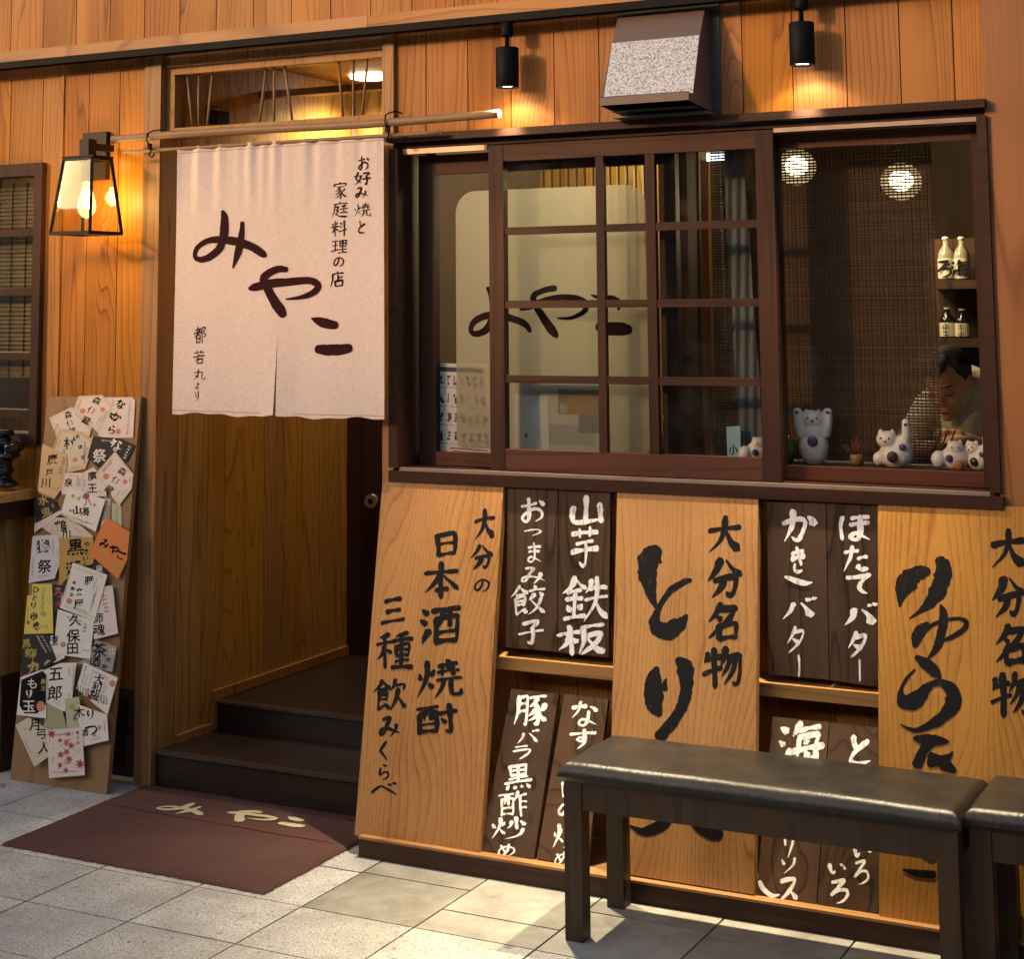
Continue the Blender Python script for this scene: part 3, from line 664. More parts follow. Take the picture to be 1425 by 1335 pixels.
# unseen roof added to keep sky light out, and room shell
mb = MB(); mb.box(-7.05, -6.0, .031, 1.25, .1, 2.75); mb.box(-8, 1.2, .03, 4.0, 3.55, 3.7); mb.build('sky_block_roof', M['dark'], B)
mb = MB(); mb.box(-2.985, -.4, 3.2, 3.3, .2, 2.9); mb.box(-.42, -.3, .15, 3.2, .2, 2.9); mb.box(-2.985, -2.95, .16, 3.2, .2, 2.9)
M['room'] = plain('dining_room_wall', (.085, .055, .032), .7, 0, .2, .3, 3)
mb.build('dining_room_wall', M['room'], B)
mb = MB(); mb.box(-2.98, -.4, .13, 3.2, .15, .2); mb.build('dining_room_floor', M['room'], B)
mb = MB(); mb.box(-2.98, -.4, .12, 3.2, 2.72, 2.80); mb.build('dining_room_ceiling', M['room'], B)
mb = MB(); mb.box(-2.985, -1.0, .031, .12, .03, 1.10); mb.box(-2.985, -1.0, .031, .12, 2.31, 2.72); mb.build('inner_wall', M['room'], B)

# the big sliding window
fr = MB()
fr.box(-3.018, -.991, -.068, -.005, 2.276, 2.301)           # head trim
fr.box(-3.012, -.992, -.030, .14, 2.254, 2.2735)
fr.box(-3.012, -2.978, -.062, .14, 1.1755, 2.2535)
fr.box(-1.020, -.992, -.050, .14, 1.1755, 2.2535)
fr.box(-3.016, -.985, -.056, .14, 1.128, 1.165)             # sill
fr.box(-2.9775, -1.0205, -.005, .14, 1.1655, 1.1752)
SWN = fr.build('sliding_window', [M['framex']], B, bevel=.0025)
for b_ in ((-2.975, -1.022, -.052, -.040, 1.1655, 1.1765), (-2.975, -2.655, -.03, -.012, 2.236, 2.2535), (-1.642, -1.022, -.03, -.018, 2.240, 2.2535)):
    tr_ = MB(); tr_.box(*b_); tr_.build('track_rail', M['bronzerail'], SWN, bevel=.0015)
def sash(x0, x1, y, z0, z1, sl, sr, rt, rb, mat, vm=(), hm=()):
    s = MB(); t = .017
    s.box(x0, x0+sl, y-t, y+t, z0, z1); s.box(x1-sr, x1, y-t, y+t, z0, z1); s.mi = 1
    m_ = s; m_.box(x0+sl+.0005, x1-sr-.0005, y-t+.002, y+t-.002, z1-rt, z1-.0005); m_.box(x0+sl+.0005, x1-sr-.0005, y-t+.002, y+t-.002, z0+.0005, z0+rb)
    if vm or hm:
        v = s; v.mi = 0
        for a, b in vm: v.box(a, b, y-.013, y+.009, z0+rb, z1-rt)
        v.mi = 2; xs = [x0+sl]+[c for ab in vm for c in ab]+[x1-sr]
        for a, b in hm:
            for p, q in zip(xs[::2], xs[1::2]): v.box(p+.0003, q-.0003, y-.011, y+.0085, a, b)
    s.build('sash', [M['frame'], mat, M['framex']], SWN, bevel=.0018)
    g = MB(); g.box(x0+sl-.004, x1-sr+.004, y+.0100, y+.0130, z0+rb-.004, z1-rt+.004); g.build('pane', M['glass'], SWN)
hz = [W(709, 322.0).z, W(709, 423.8).z, W(709, 527).z]
sash(-2.640, -1.645, 0.0-.012, 1.178, 2.250, .054, .058, .055, .069, M['reddish'], [(-2.249, -2.221), (-2.075, -2.043)], [(z-.0125, z+.0125) for z in hz])
sash(-2.955, -2.000, .062, 1.178, 2.236, .064, .055, .068, .045, M['reddish'])
sash(-1.700, -1.0215, .062, 1.178, 2.240, .045, .036, .045, .042, M['reddish'])
# frosted film with the name, inside the rear pane
FP = wallp(.0768)
ztl = FP.at(634, 266); zbr = FP.at(905, 626); rr = .075
fx0, fx1, fz0, fz1 = ztl.x, zbr.x, 1.236, FP.at(700, 264).z
poly = []
for cx_, cz_, a0 in ((fx1-rr, fz1-rr, 0), (fx0+rr, fz1-rr, 90), (fx0+.03, fz0+.03, 180), (fx1-.03, fz0+.03, 270)):
    r2 = rr if a0 < 180 else .03
    for k in range(9): a = R_(a0+90*k/8); poly.append(Vector((cx_+r2*math.cos(a), .0768, cz_+r2*math.sin(a))))
mb = MB(); mb.face(poly); mb.build('frosted_film', M['film'], SWN)
zA = (4.172, 540, 180); zB = (3.958, 560, 400)
mb = MB(); FL = wallp(.0765)
sfn = lambda px, py, off: FL.at(px, py, off)
traced(mb, '578,920,22 598,960,34 612,1030,42 604,1100,42 568,1165,42 515,1188,36 482,1170,28 497,1122,36 560,1085,42 640,1078,42 730,1102,42 795,1132,38 825,1172,24;665,950,22 655,1040,36 618,1150,14', zA, sfn, .0003)
traced(mb, '770,1042,24 830,1030,30 900,995,32 1000,975,34 1095,982,36 1145,1010,38 1138,1058,30 1062,1095,22 985,1096,10;970,922,36 905,935,34 850,962,36 848,1000,36 895,1085,44 955,1170,52 980,1204,24', zA, sfn, .0003, k0=3)
traced(mb, '1040,42,9 1090,58,28 1150,60,34 1192,82,32 1190,122,16;1080,214,52 1130,226,70 1200,228,74 1250,234,52', zB, sfn, .0003, k0=6)
mb.build('film_lettering', M['maroon'], SWN)
# trim under the sill
mb = MB(); mb.box(-3.012, -.99, -.030, -.005, 1.103, 1.1275); mb.build('sill_trim', M['plinth'], B, bevel=.002)

# inside, parts of the building
mb = MB(); a = W(922, 400, .32).x; b = W(962, 400, .32).x; mb.box(a, b, .3, .42, .2, 2.72); mb.build('interior_post', M['darkboard'], B, bevel=.003)
mb = MB(); a = W(966, 400, .42).x; b = W(979, 400, .42).x; mb.box(a, b, .40, .48, .2, 2.72); mb.build('interior_post', M['post'], B, bevel=.003)
mb = MB(); z_ = W(620, 425, 1.0).z; x = W(596, 300, 1.0).x
while x < W(915, 300, 1.0).x:
    mb.box(x, x+.020, .99, 1.01, z_, 2.6); x += .036
mb.box(W(590, 300, 1.0).x, W(918, 300, 1.0).x, .985, 1.015, 1.0, z_)
mb.build('slat_screen', M['cedar_dim'], B)
sillz = W(1133, 645, .135).z
mb = MB(); mb.box(-2.975, -1.022, .0815, .27, sillz-.02, sillz); mb.build('inner_sill', M['plinth'], B)

# ------------------------------------------------------------------ curtain over the entrance
NY = -.10
NP = wallp(NY)
def nfold(x, z):
    t = max(0.0, min(1.0, (2.30-z)/.96))
    top = max(0.0, 1-t*3.5)
    return (.003*math.sin(x*9.5+.6)*(.2+t)+.0016*math.sin(x*23+2+t*1.5)*t+.0034*math.sin(x*88+3*math.sin(x*9))*top+.0024*math.sin(x*57+1)*top+.0014*math.sin(x*131)*top - .006*t*t*math.sin((x+3.43)*6))
def nsurf(px, py, off=0):
    p = NP.at(px, py); return Vector((p.x, NY+nfold(p.x, p.z)-off-.0006, p.z))
def ncloth(name, q, nu, parent, slit):
    mb = MB(); fm = quadmap(q, lambda px, py, off: nsurf(px, py, -.0006))
    def fn(u, v):
        # the inner edge falls open below the seam, the hem hangs a little unevenly
        o_ = max(0, v-.68)/.32; e = (1-u if slit > 0 else u)
        du = -slit*.0125*o_**1.3*max(0, 1-e*5)
        dv = .004*math.sin(u*9+slit*2)*v**6+.0025*math.sin(u*23)*v**8
        p = fm((u+du)*100, (v+dv)*100, 0); p.y -= .010*o_*max(0, 1-e*6); return p
    mb.grid(fn, nu, 70)
    return mb.build(name, M['linen'], parent)
NO = thing('entrance_curtain', 'off-white linen split curtain with large brown brush lettering over the entrance', 'curtain', (-3.45, NY, 1.34))
ncloth('cloth_panel', [(248, 205), (392.75, 195.2), (384.2, 580), (237.9, 575.3)], 60, NO, 1)
ncloth('cloth_panel', [(392.75, 195.2), (533.5, 186), (536, 583.4), (384.2, 580.2)], 60, NO, -1)
# hems
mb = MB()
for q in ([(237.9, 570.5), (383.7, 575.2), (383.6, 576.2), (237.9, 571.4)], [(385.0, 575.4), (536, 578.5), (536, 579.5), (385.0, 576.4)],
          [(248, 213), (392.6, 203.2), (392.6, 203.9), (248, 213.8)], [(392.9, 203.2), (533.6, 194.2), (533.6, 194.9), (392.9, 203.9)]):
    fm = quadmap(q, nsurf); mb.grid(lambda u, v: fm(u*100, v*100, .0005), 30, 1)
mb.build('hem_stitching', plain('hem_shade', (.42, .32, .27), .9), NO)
zN = (3.178, 230, 180)
mb = MB()
MI1 = '255,362,16 262,385,30 263,430,38 257,480,38 238,528,34 195,565,32 152,575,26 130,560,20 142,522,22 190,492,26 250,488,34 330,500,38 390,522,38 432,550,34 445,560,18;342,412,18 338,465,26 325,535,34 300,612,8'
YA1 = '374,704,18 400,698,36 470,682,38 560,673,34 628,668,32 662,676,32 676,696,30 655,722,28 605,742,20 536,751,7;537,620,26 500,618,32 455,640,34 438,662,36 448,690,40 480,752,42 508,795,46 524,822,34'
KO1 = '648,836,8 685,850,40 728,862,44 757,866,34;674,972,38 720,976,48 780,974,48 818,966,38'
traced(mb, MI1, zN, nsurf, .0008); traced(mb, YA1, zN, nsurf, .0008, k0=3); traced(mb, KO1, zN, nsurf, .0008, k0=6)
for ch, *b in (('お', 848, 115, 905, 182), ('好', 835, 185, 908, 247), ('み', 838, 250, 902, 308), ('焼', 833, 325, 908, 390), ('と', 846, 400, 890, 462),
               ('家', 742, 232, 803, 308), ('庭', 733, 318, 808, 392), ('料', 733, 400, 805, 475), ('理', 735, 485, 805, 550), ('の', 740, 558, 795, 612), ('店', 728, 625, 795, 700),
               ('都', 125, 870, 182, 948), ('若', 122, 978, 172, 1040), ('丸', 120, 1058, 175, 1112), ('よ', 126, 1116, 150, 1152), ('り', 124, 1156, 150, 1202)):
    glyph(mb, ch, zbox(zN, *b), nsurf, .0008, 7.5 if ch in '都若丸家庭料理焼' else 10.5, 1.0, .05)
mb.build('lettering', M['maroon'], NO)

PY = -.115
def pole(name, a, b, r0, r1, label, cat, y, nodes, capm=False):
    A, Bq = W(*a, y), W(*b, y); pts, rads = [], []
    n = 60
    for i in range(n+1):
        t = i/n; q = r0+(r1-r0)*t
        for k in nodes:
            d = abs(t-k)*(Bq-A).length
            q *= 1+.10*math.exp(-(d/.006)**2)-.05*math.exp(-((d-.012)/.006)**2)
        pts.append(A.lerp(Bq, t)+Vector((0, 0, .004*math.sin(t*7)))); rads.append(q)
    mb = MB(); mb.tube(pts, rads, 16)
    o = mb.build(name, M['bamboo'], None); settle(o, A); return tag(o, label, cat)
pole('bamboo_pole', (157, 194), (695, 159), .0145, .0140, 'thick bamboo pole hung above the linen curtain', 'pole', PY, (.18, .42, .66, .88))
mb = MB(); A = W(172, 211.5, NY); Bq = W(613, 184, NY); mb.tube([A.lerp(Bq, i/20) for i in range(21)], .0062, 10)
o = mb.build('curtain_rod', M['bamboo'], None); settle(o, A); tag(o, 'thin bamboo rod threaded through the top of the linen curtain', 'curtain rod')
for px, py, lab in ((209, 193, 'black iron hook on the post beside the wall lantern, holding both bamboo poles'), (540, 168, 'black iron hook above the corner of the dark window, holding both bamboo poles')):
    c = W(px, py, PY); mb = MB()
    def P(dy, dz): return Vector((c.x, c.y+dy, c.z+dz))
    mb.tube([P(.094, .035), P(.05, .038), P(.012, .030), P(-.016, .018), P(-.021, -.004), P(-.008, -.022), P(.006, -.024)], .0027, 8)
    mb.tube([P(.0, -.022), P(.004, -.045), P(-.004, -.062), P(.012, -.068), P(.024, -.056)], .003, 8)
    mb.box(c.x-.007, c.x+.007, c.y-.007, c.y+.003, c.z-.040, c.z-.018)
    o = mb.build('iron_hook', M['black'], None); settle(o, (c.x, -.02, c.z)); tag(o, lab, 'hook', 'iron hooks carrying the curtain poles')

# ------------------------------------------------------------------ wall lantern
yf = -.245
c1 = W(125, 323, yf); zb = c1.z; xr = c1.x; xl = W(70, 328, yf).x; zt = W(126, 219, yf+.03).z
yb = yf+.175; xm = (xl+xr)/2; ym = (yf+yb)/2; tw, td = .068, .052
LA = thing('wall_lantern', 'black metal wall lantern with clear tapered panes and a lit bulb', 'lantern', (xm, 0, zb))
plx0, plx1 = W(117, 200, -.02).x, W(150, 200, -.02).x
mb = MB(); mb.box(plx0, plx1, -.030, -.005, 2.205, 2.388); mb.build('back_plate', M['bronze'], LA, bevel=.003)
mb = MB(); mb.box(xm-.016, xm+.016, ym-.016, -.0305, zt+.038, zt+.062); mb.box(xm-.022, xm+.022, ym-.022, ym+.022, zt+.0105, zt+.075); mb.build('arm', M['bronze'], LA, bevel=.002)
bc = [Vector((xl, yf, zb)), Vector((xr, yf, zb)), Vector((xr, yb, zb)), Vector((xl, yb, zb))]
tc = [Vector((xm-tw, ym-td, zt)), Vector((xm+tw, ym-td, zt)), Vector((xm+tw, ym+td, zt)), Vector((xm-tw, ym+td, zt))]
mb = MB()
for i in range(4):
    mb.bar(bc[i], tc[i], .011, .011); mb.bar(bc[i], bc[(i+1) % 4], .012, .012); mb.bar(tc[i], tc[(i+1) % 4], .012, .012)
mb.box(xm-tw-.006, xm+tw+.006, ym-td-.006, ym+td+.006, zt+.003, zt+.010)
mb.build('frame', M['bronze'], LA, bevel=.0012)
for i in range(4):
    a, b, c_, d = bc[i], bc[(i+1) % 4], tc[(i+1) % 4], tc[i]
    ctr = (a+b+c_+d)/4; q = [p.lerp(ctr, .03) for p in (a, b, c_, d)]; nrm = (b-a).cross(d-a).normalized()*.002
    mb = MB(); mb.hexa(q, [p+nrm for p in q]); mb.build('pane', M['lampglass'], LA)
mb = MB(); mb.lathe((xm, ym, zt-.085), [(.017, 0), (.021, .004), (.021, .088)], 20); mb.build('socket', M['bronze'], LA)
M['bulb'] = emit('lit_bulb_glass', (1, .70, .30), 14); M['filament'] = emit('filament', (1, .75, .42), 130)
def mk_bulbglass():
    t = NT('bulb_glass'); tr = t.n('BsdfTransparent', Color=rgb(1, .93, .75)); e = t.n('Emission', Color=rgb(1, .72, .30), Strength=1.6)
    lw = t.n('LayerWeight', Blend=.35).outputs['Facing']
    t.set(e, 'Strength', t.math('ADD', .5, t.math('MULTIPLY', lw, 1.6)))
    return t.done(t.n('AddShader', i0=tr.outputs[0], i1=e.outputs[0]))
M['bulbglass'] = mk_bulbglass()
zs = zt-.085
mb = MB(); mb.lathe((xm, ym, zs-.135), [(.002, 0), (.016, .006), (.029, .022), (.034, .042), (.031, .066), (.022, .098), (.014, .124), (.013, .134)], 24); bl = mb.build('bulb', M['bulbglass'], LA)
mb = MB()
for k in range(6):
    a = k*math.pi/3; x, y = .011*math.cos(a), .011*math.sin(a)
    mb.tube([(xm+x*.5, ym+y*.5, zs-.03), (xm+x, ym+y, zs-.10)], .0022, 6)
mb.build('filament', M['filament'], bl)
def light(name, typ, loc, energy, col, **kw):
    l = bpy.data.lights.new(name, typ); l.energy = energy; l.color = col
    for k, v in kw.items(): setattr(l, k, v)
    o = bpy.data.objects.new(name, l); COL.objects.link(o); o.location = loc; return o
light('lantern_light', 'POINT', (xm, ym, zs-.07), 4.0, (1, .68, .30), shadow_soft_size=.03)

# ------------------------------------------------------------------ track and spots
mb = MB(); mb.box(-8, 1.2, -.100, -.0615, 2.655, 2.6805); mb.box(-8, 1.2, -.086, -.076, 2.652, 2.6545)
o = mb.build('lighting_track', M['black'], None, bevel=.0015); settle(o, (-3, -.08, 2.68)); tag(o, 'long black lighting track under the wooden ledge', 'lighting track')
M['lens'] = emit('lit_spot_lens', (1, .86, .58), 22); M['reflector'] = plain('spot_reflector', (.8, .75, .65), .15, .9)
def spotlamp(px, pyt, pyb, label):
    y = -.081; t_ = W(px, pyt, y); b_ = W(px, pyb, y); x = (t_.x+b_.x)/2
    o = thing('track_spotlight', label, 'spotlight', (x, y, t_.z), 'black spotlights on the track')
    mb = MB(); mb.lathe((x, y, 2.606), [(.020, 0), (.0215, .003), (.0215, .046)], 20); mb.build('adapter', M['black'], o)
    mb = MB(); mb.tube([(x, y, t_.z-.001), (x, y, 2.607)], .0075, 12); mb.build('stem', M['black'], o)
    mb = MB(); mb.tube([(x, y-.012, t_.z), (x, y-.012, 2.607)], .0018, 6); mb.build('cable', M['black'], o)
    h = t_.z-b_.z; r = .0385
    mb = MB(); mb.lathe((x, y, b_.z), [(r-.004, .030), (r-.003, .001), (r-.001, 0), (r, .002), (r, h-.003), (r-.003, h)], 36); mb.build('housing', M['black'], o)
    mb = MB(); mb.lathe((x, y, b_.z+.008), [(r-.0062, 0), (r-.0062, .002)], 28); mb.build('lens', M['lens'], o)
    for en, sz, bl_, ty in ((3.2, 134, .3, -.05), (285, 66, .8, -.30)):
        q = light('spot_beam', 'SPOT', (x, y, b_.z+.003), en, (1, .80, .50), spot_size=R_(sz), spot_blend=bl_, shadow_soft_size=.022)
        d = Vector((0.02, ty, -1)).normalized(); q.rotation_euler = (-d).to_track_quat('Z', 'Y').to_euler()
    return o
spotlamp(706, 66, 122, 'black cylinder spotlight between the bamboo pole and the speckled vent hood')
spotlamp(1116, 31, 91, 'black cylinder spotlight on the track, right of the speckled vent hood')

# ------------------------------------------------------------------ vent hood
V = thing('vent_hood', 'brown metal vent hood with a speckled front above the window', 'vent hood', (-1.99, 0, 2.31))
mb = MB(); mb.box(-2.168, -1.818, -.010, -.0045, 2.312, 2.668)
for x in (-2.155, -1.832):
    for z in (2.33, 2.652): mb.tube([(x, -.0101, z), (x, -.014, z)], .006, 8)
mb.build('back_plate', M['greymetal'], V, bevel=.001)
hx0, hx1 = -2.146, -1.848
pr = [(-.012, 2.648), (-.040, 2.646), (-.058, 2.638), (-.068, 2.622), (-.205, 2.366), (-.213, 2.360), (-.213, 2.336)]
mb = MB()
for (a, b), (c_, d) in zip(pr, pr[1:]): mb.solid([(hx0, a, b), (hx1, a, b), (hx1, c_, d), (hx0, c_, d)], [(0, 1, 2, 3)], .5)
for x in (hx0, hx1): mb.solid([(x, a, b) for a, b in pr]+[(x, -.012, 2.318)], [tuple(range(len(pr)+1))], .5)
bmesh.ops.remove_doubles(mb.bm, verts=mb.bm.verts[:], dist=.0002)
ho = mb.build('hood', M['brownmetal'], V)
so_ = ho.modifiers.new('thickness', 'SOLIDIFY'); so_.thickness = .003; so_.offset = -1
for b_ in ((hx0+.004, hx1-.004, -.205, -.014, 2.352, 2.354), (hx0-.0, hx1+.02, -.120, -.0105, 2.305, 2.311), (hx0+.01, hx1-.01, -.15, -.0105, 2.322, 2.326)):
    mb = MB(); mb.box(*b_); mb.build('louvre', M['greymetal'], V)
HP = Plane((0, -.068, 2.622), (0, -.256, .137))
zV = (7.125, 820, 0)
q = [HP.at(*Z(zV, *p), .0012) for p in ((228, 425), (1092, 345), (1028, 918), (142, 972))]
mb = MB(); mb.face(q); mb.build('speckled_panel', M['speckle'], V)

# ------------------------------------------------------------------ rack that carries the menu boards
RK = thing('menu_rack', 'dark wooden plinth and shelf rail under the sliding window', 'rack', (-2.0, -.17, 0))
mb = MB(); mb.box(-2.955, .6, -.335, -.02, .0, .0555); mb.build('plinth', M['plinth'], RK, bevel=.003)
mb = MB(); mb.box(-2.955, .6, -.338, -.02, .056, .0635); mb.build('plinth_top', M['signx'], RK, bevel=.0015)
mb = MB(); mb.box(-2.66, -.9, -.118, -.0045, .566, .604); mb.build('shelf_rail', M['signx'], RK, bevel=.003)

def board(name, label, q, pl, thick, mat, letters=None, group=None, inkmat=None):
    P = [pl.at(*p) for p in q]; base = (P[2]+P[3])/2
    o = thing(name, label, 'menu board', base, group)
    nb = -pl.n*thick
    mb = MB(); mb.hexa([p+nb for p in P], P); mb.build('plank', mat, o, bevel=.002)
    if letters:
        mb = MB(); letters(mb, lambda px, py, off: pl.at(px, py, off)); mb.build('lettering', inkmat or M['ink'], o)
    return o
def rows(items, zoom, wt, jit=2.4, rough=.11):
    def f(mb, surf):
        for ch, *b in items: glyph(mb, ch, zbox(zoom, *b), surf, .0005, wt, jit, rough)
    return f
PB = lean(-.312, .064, -.050, 1.132)
zb1, zb2 = (3.75, 480, 650), (3.75, 480, 900)
def let1(mb, surf):
    rows([('大', 668, 213, 790, 385), ('分', 645, 400, 780, 540), ('の', 672, 578, 760, 655), ('日', 450, 333, 605, 475), ('本', 402, 490, 607, 692), ('酒', 392, 712, 602, 930),
          ('焼', 370, 1000, 607, 1215), ('三', 186, 675, 316, 830), ('種', 160, 858, 352, 1062)], zb1, 12.5)(mb, surf)
    rows([('酎', 372, 295, 585, 465), ('飲', 145, 165, 325, 345), ('み', 176, 358, 298, 482), ('く', 165, 492, 240, 602), ('ら', 160, 610, 245, 702), ('べ', 130, 700, 285, 788)], zb2, 12)(mb, surf)
BG = 'pale cedar menu boards leaning under the window'
DG = 'dark menu boards with white brush writing'
board('menu_board', 'pale cedar board with three columns of black writing, beside the entrance steps', [(532.5, 668), (700.8, 676), (668, 1186), (493.3, 1162.8)], PB, .026, M['sign'], let1, BG)
zb3 = (3.608, 840, 670); zb3b = (3.762, 760, 980)
def let2(mb, surf):
    rows([('大', 512, 165, 703, 370), ('分', 512, 382, 702, 588), ('名', 500, 602, 694, 810), ('物', 498, 825, 694, 1040)], zb3, 14, 1.2)(mb, surf)
    traced(mb, '270,345,60 240,378,112 222,430,104 228,500,84 242,570,52 262,636,14;438,496,20 400,508,34 340,545,34 300,600,30 272,650,34 258,705,62 290,752,82 340,745,96 390,712,66 418,672,14', zb3, surf, .0005, .12)
    traced(mb, '268,938,26 252,990,78 248,1060,92 258,1125,82 280,1172,34;300,1040,40 308,1010,22 316,990,6;372,895,34 405,930,86 416,1000,74 408,1080,64 382,1150,56 330,1230,58 280,1285,60', zb3, surf, .0005, .1, k0=3)
    traced(mb, '640,480,40 645,560,50 625,620,56 570,652,60 505,668,42 440,640,12', zb3b, surf, .0005, .05, k0=7)
    traced(mb, '700,540,20 760,590,52 820,640,86 880,672,92 905,690,60', zb3b, surf, .0005, .02, k0=9)
board('menu_board', 'pale cedar board with the biggest black brush strokes, behind the whole bench', [(859, 683.5), (1055, 690.5), (1050, 1246), (846.5, 1213)], PB, .026, M['sign'], let2, BG)
zb4 = (3.608, 1040, 670); zb4b = (3.7616, 1060, 980)
def let3(mb, surf):
    rows([('大', 1215, 235, 1405, 442), ('分', 1215, 470, 1405, 690), ('名', 1220, 708, 1418, 930), ('物', 1225, 955, 1425, 1185)], zb4, 14, 1.2)(mb, surf)
    traced(mb, '905,452,50 850,462,84 805,500,104 778,560,64 764,628,14;960,392,40 985,430,80 975,500,86 940,575,72 885,640,34 815,690,6', zb4, surf, .0005, .14)
    traced(mb, '905,715,26 868,750,58 848,795,52 842,828,26;852,800,26 900,742,24 960,708,20 1040,690,18 1095,702,24 1090,740,26 1030,782,26 970,802,12;970,622,12 985,672,44 976,750,46 952,830,40 905,892,8', zb4, surf, .0005, .09, k0=3)
    traced(mb, '850,885,30 895,915,56 940,955,60 968,985,18;842,945,10 800,990,16 772,1050,22 785,1100,74 845,1100,88 900,1040,48 965,1010,34 1025,1050,70 1035,1105,84 1000,1165,72 920,1225,46 840,1250,24 768,1222,6', zb4, surf, .0005, .1, k0=8)
    traced(mb, '800,180,24 870,190,66 945,195,40 980,200,10;880,205,60 840,255,50 815,320,60;1000,250,8 965,285,40 880,310,50;880,270,40 960,320,60 1010,350,30;810,735,50 860,770,64 900,800,50;740,868,10 800,885,34 900,895,44', zb4b, surf, .0005, .1, k0=14)
board('menu_board', 'pale cedar board with flowing black writing, behind the gap between the two benches', [(1221.5, 697.7), (1452, 707), (1466, 1320), (1223.5, 1275.5)], PB, .026, M['sign'], let3, BG)
UD = lean(-.104, .606, -.046, 1.118); LD = lean(-.300, .066, -.120, .51)
def dboard(label, q, pl, items, zoom, wt=12, extra=None):
    def f(mb, surf):
        rows(items, zoom, wt, 2.4, .14)(mb, surf)
        if extra: extra(mb, surf)
    board('menu_board', label, q, pl, .016, M['darkboard'], f, DG, M['white_paint'])
dboard('dark board of smaller white writing, on the rail beside the widest pale board', [(706.7, 679.5), (776.8, 682.4), (774.7, 907.6), (703.5, 901)], UD,
       [('お', 912, 158, 1048, 292), ('つ', 930, 316, 1032, 366), ('ま', 942, 392, 1032, 505), ('み', 918, 518, 1055, 614), ('餃', 862, 612, 1050, 782), ('子', 900, 795, 1043, 930)], zb1, 10.5)
dboard('dark board with the four biggest, boldest white characters, on the rail', [(778.0, 682.4), (849.3, 686), (846.7, 915.5), (775.9, 908)], UD,
       [('山', 1163, 140, 1362, 312), ('芋', 1175, 312, 1325, 522), ('鉄', 1135, 572, 1370, 815), ('板', 1108, 812, 1362, 992)], zb1, 11.5)
zd1 = (3.75, 480, 650)
dboard('dark board with a full white column, low beside the widest pale board', [(711.5, 958.8), (777.3, 966), (742.7, 1196), (668.5, 1184.5)], LD,
       [('豚', 878, 243, 1060, 420), ('バ', 888, 432, 1020, 512), ('ラ', 872, 513, 974, 592), ('黒', 830, 610, 977, 755), ('酢', 803, 752, 950, 894), ('炒', 760, 885, 944, 1012), ('め', 795, 1026, 894, 1100)], zb2, 10.5)
dboard('dark board half hidden behind the front leg of the bench', [(785.3, 966), (846.7, 974), (816, 1208), (746.7, 1195.5)], LD,
       [('な', 1178, 283, 1325, 422), ('す', 1166, 430, 1312, 538), ('ロ', 1118, 690, 1200, 800), ('の', 1106, 800, 1215, 895), ('炒', 1082, 922, 1215, 1056), ('め', 1084, 1066, 1185, 1145)], zb2, 10.5)
dboard('dark board of loose white writing, on the rail against the middle pale board', [(1067.7, 698.5), (1149.0, 700.8), (1153.4, 946.5), (1069.5, 938.5)], UD,
       [('か', 165, 133, 350, 312), ('き', 205, 325, 300, 470), ('バ', 165, 578, 355, 700), ('タ', 190, 722, 300, 868), ('ー', 225, 868, 290, 985)], zb4, 12.5,
       lambda mb, s: traced(mb, '190,480,14 220,490,24 280,512,30 325,508,8', zb4, s, .0005, .1, k0=30))
dboard('dark board of close white writing, on the rail touching the flowing-script board', [(1150.2, 700.8), (1221.3, 704.6), (1223.2, 957), (1154.6, 946.8)], UD,
       [('ほ', 450, 152, 630, 312), ('た', 475, 318, 618, 462), ('て', 492, 458, 628, 575), ('バ', 478, 610, 658, 735), ('タ', 498, 752, 608, 888), ('ー', 530, 888, 596, 1008)], zb4, 12.5)
dboard('dark board showing one white character above the bench seat, left of its low pair', [(1075.4, 997.3), (1153.6, 1005.3), (1135.8, 1261.5), (1052.4, 1247)], LD,
       [('海', 88, 92, 322, 345), ('リ', 96, 625, 188, 812), ('ソ', 86, 796, 188, 896), ('ス', 88, 905, 192, 1038)], zb4b, 12,
       lambda mb, s: traced(mb, '-10,930,20 5,965,26 50,1005,24 92,1000,8;95,645,10 130,652,22 178,660,22', zb4b, s, .0005, .1, k0=30))
dboard('dark board with two short staggered columns showing under the bench seat', [(1154.8, 1005), (1222, 1013), (1223.3, 1276), (1137.2, 1261.8)], LD,
       [('と', 428, 150, 590, 330), ('い', 468, 716, 582, 814), ('ろ', 470, 814, 572, 948), ('い', 343, 824, 450, 898), ('ろ', 343, 910, 470, 1048)], zb4b, 13)

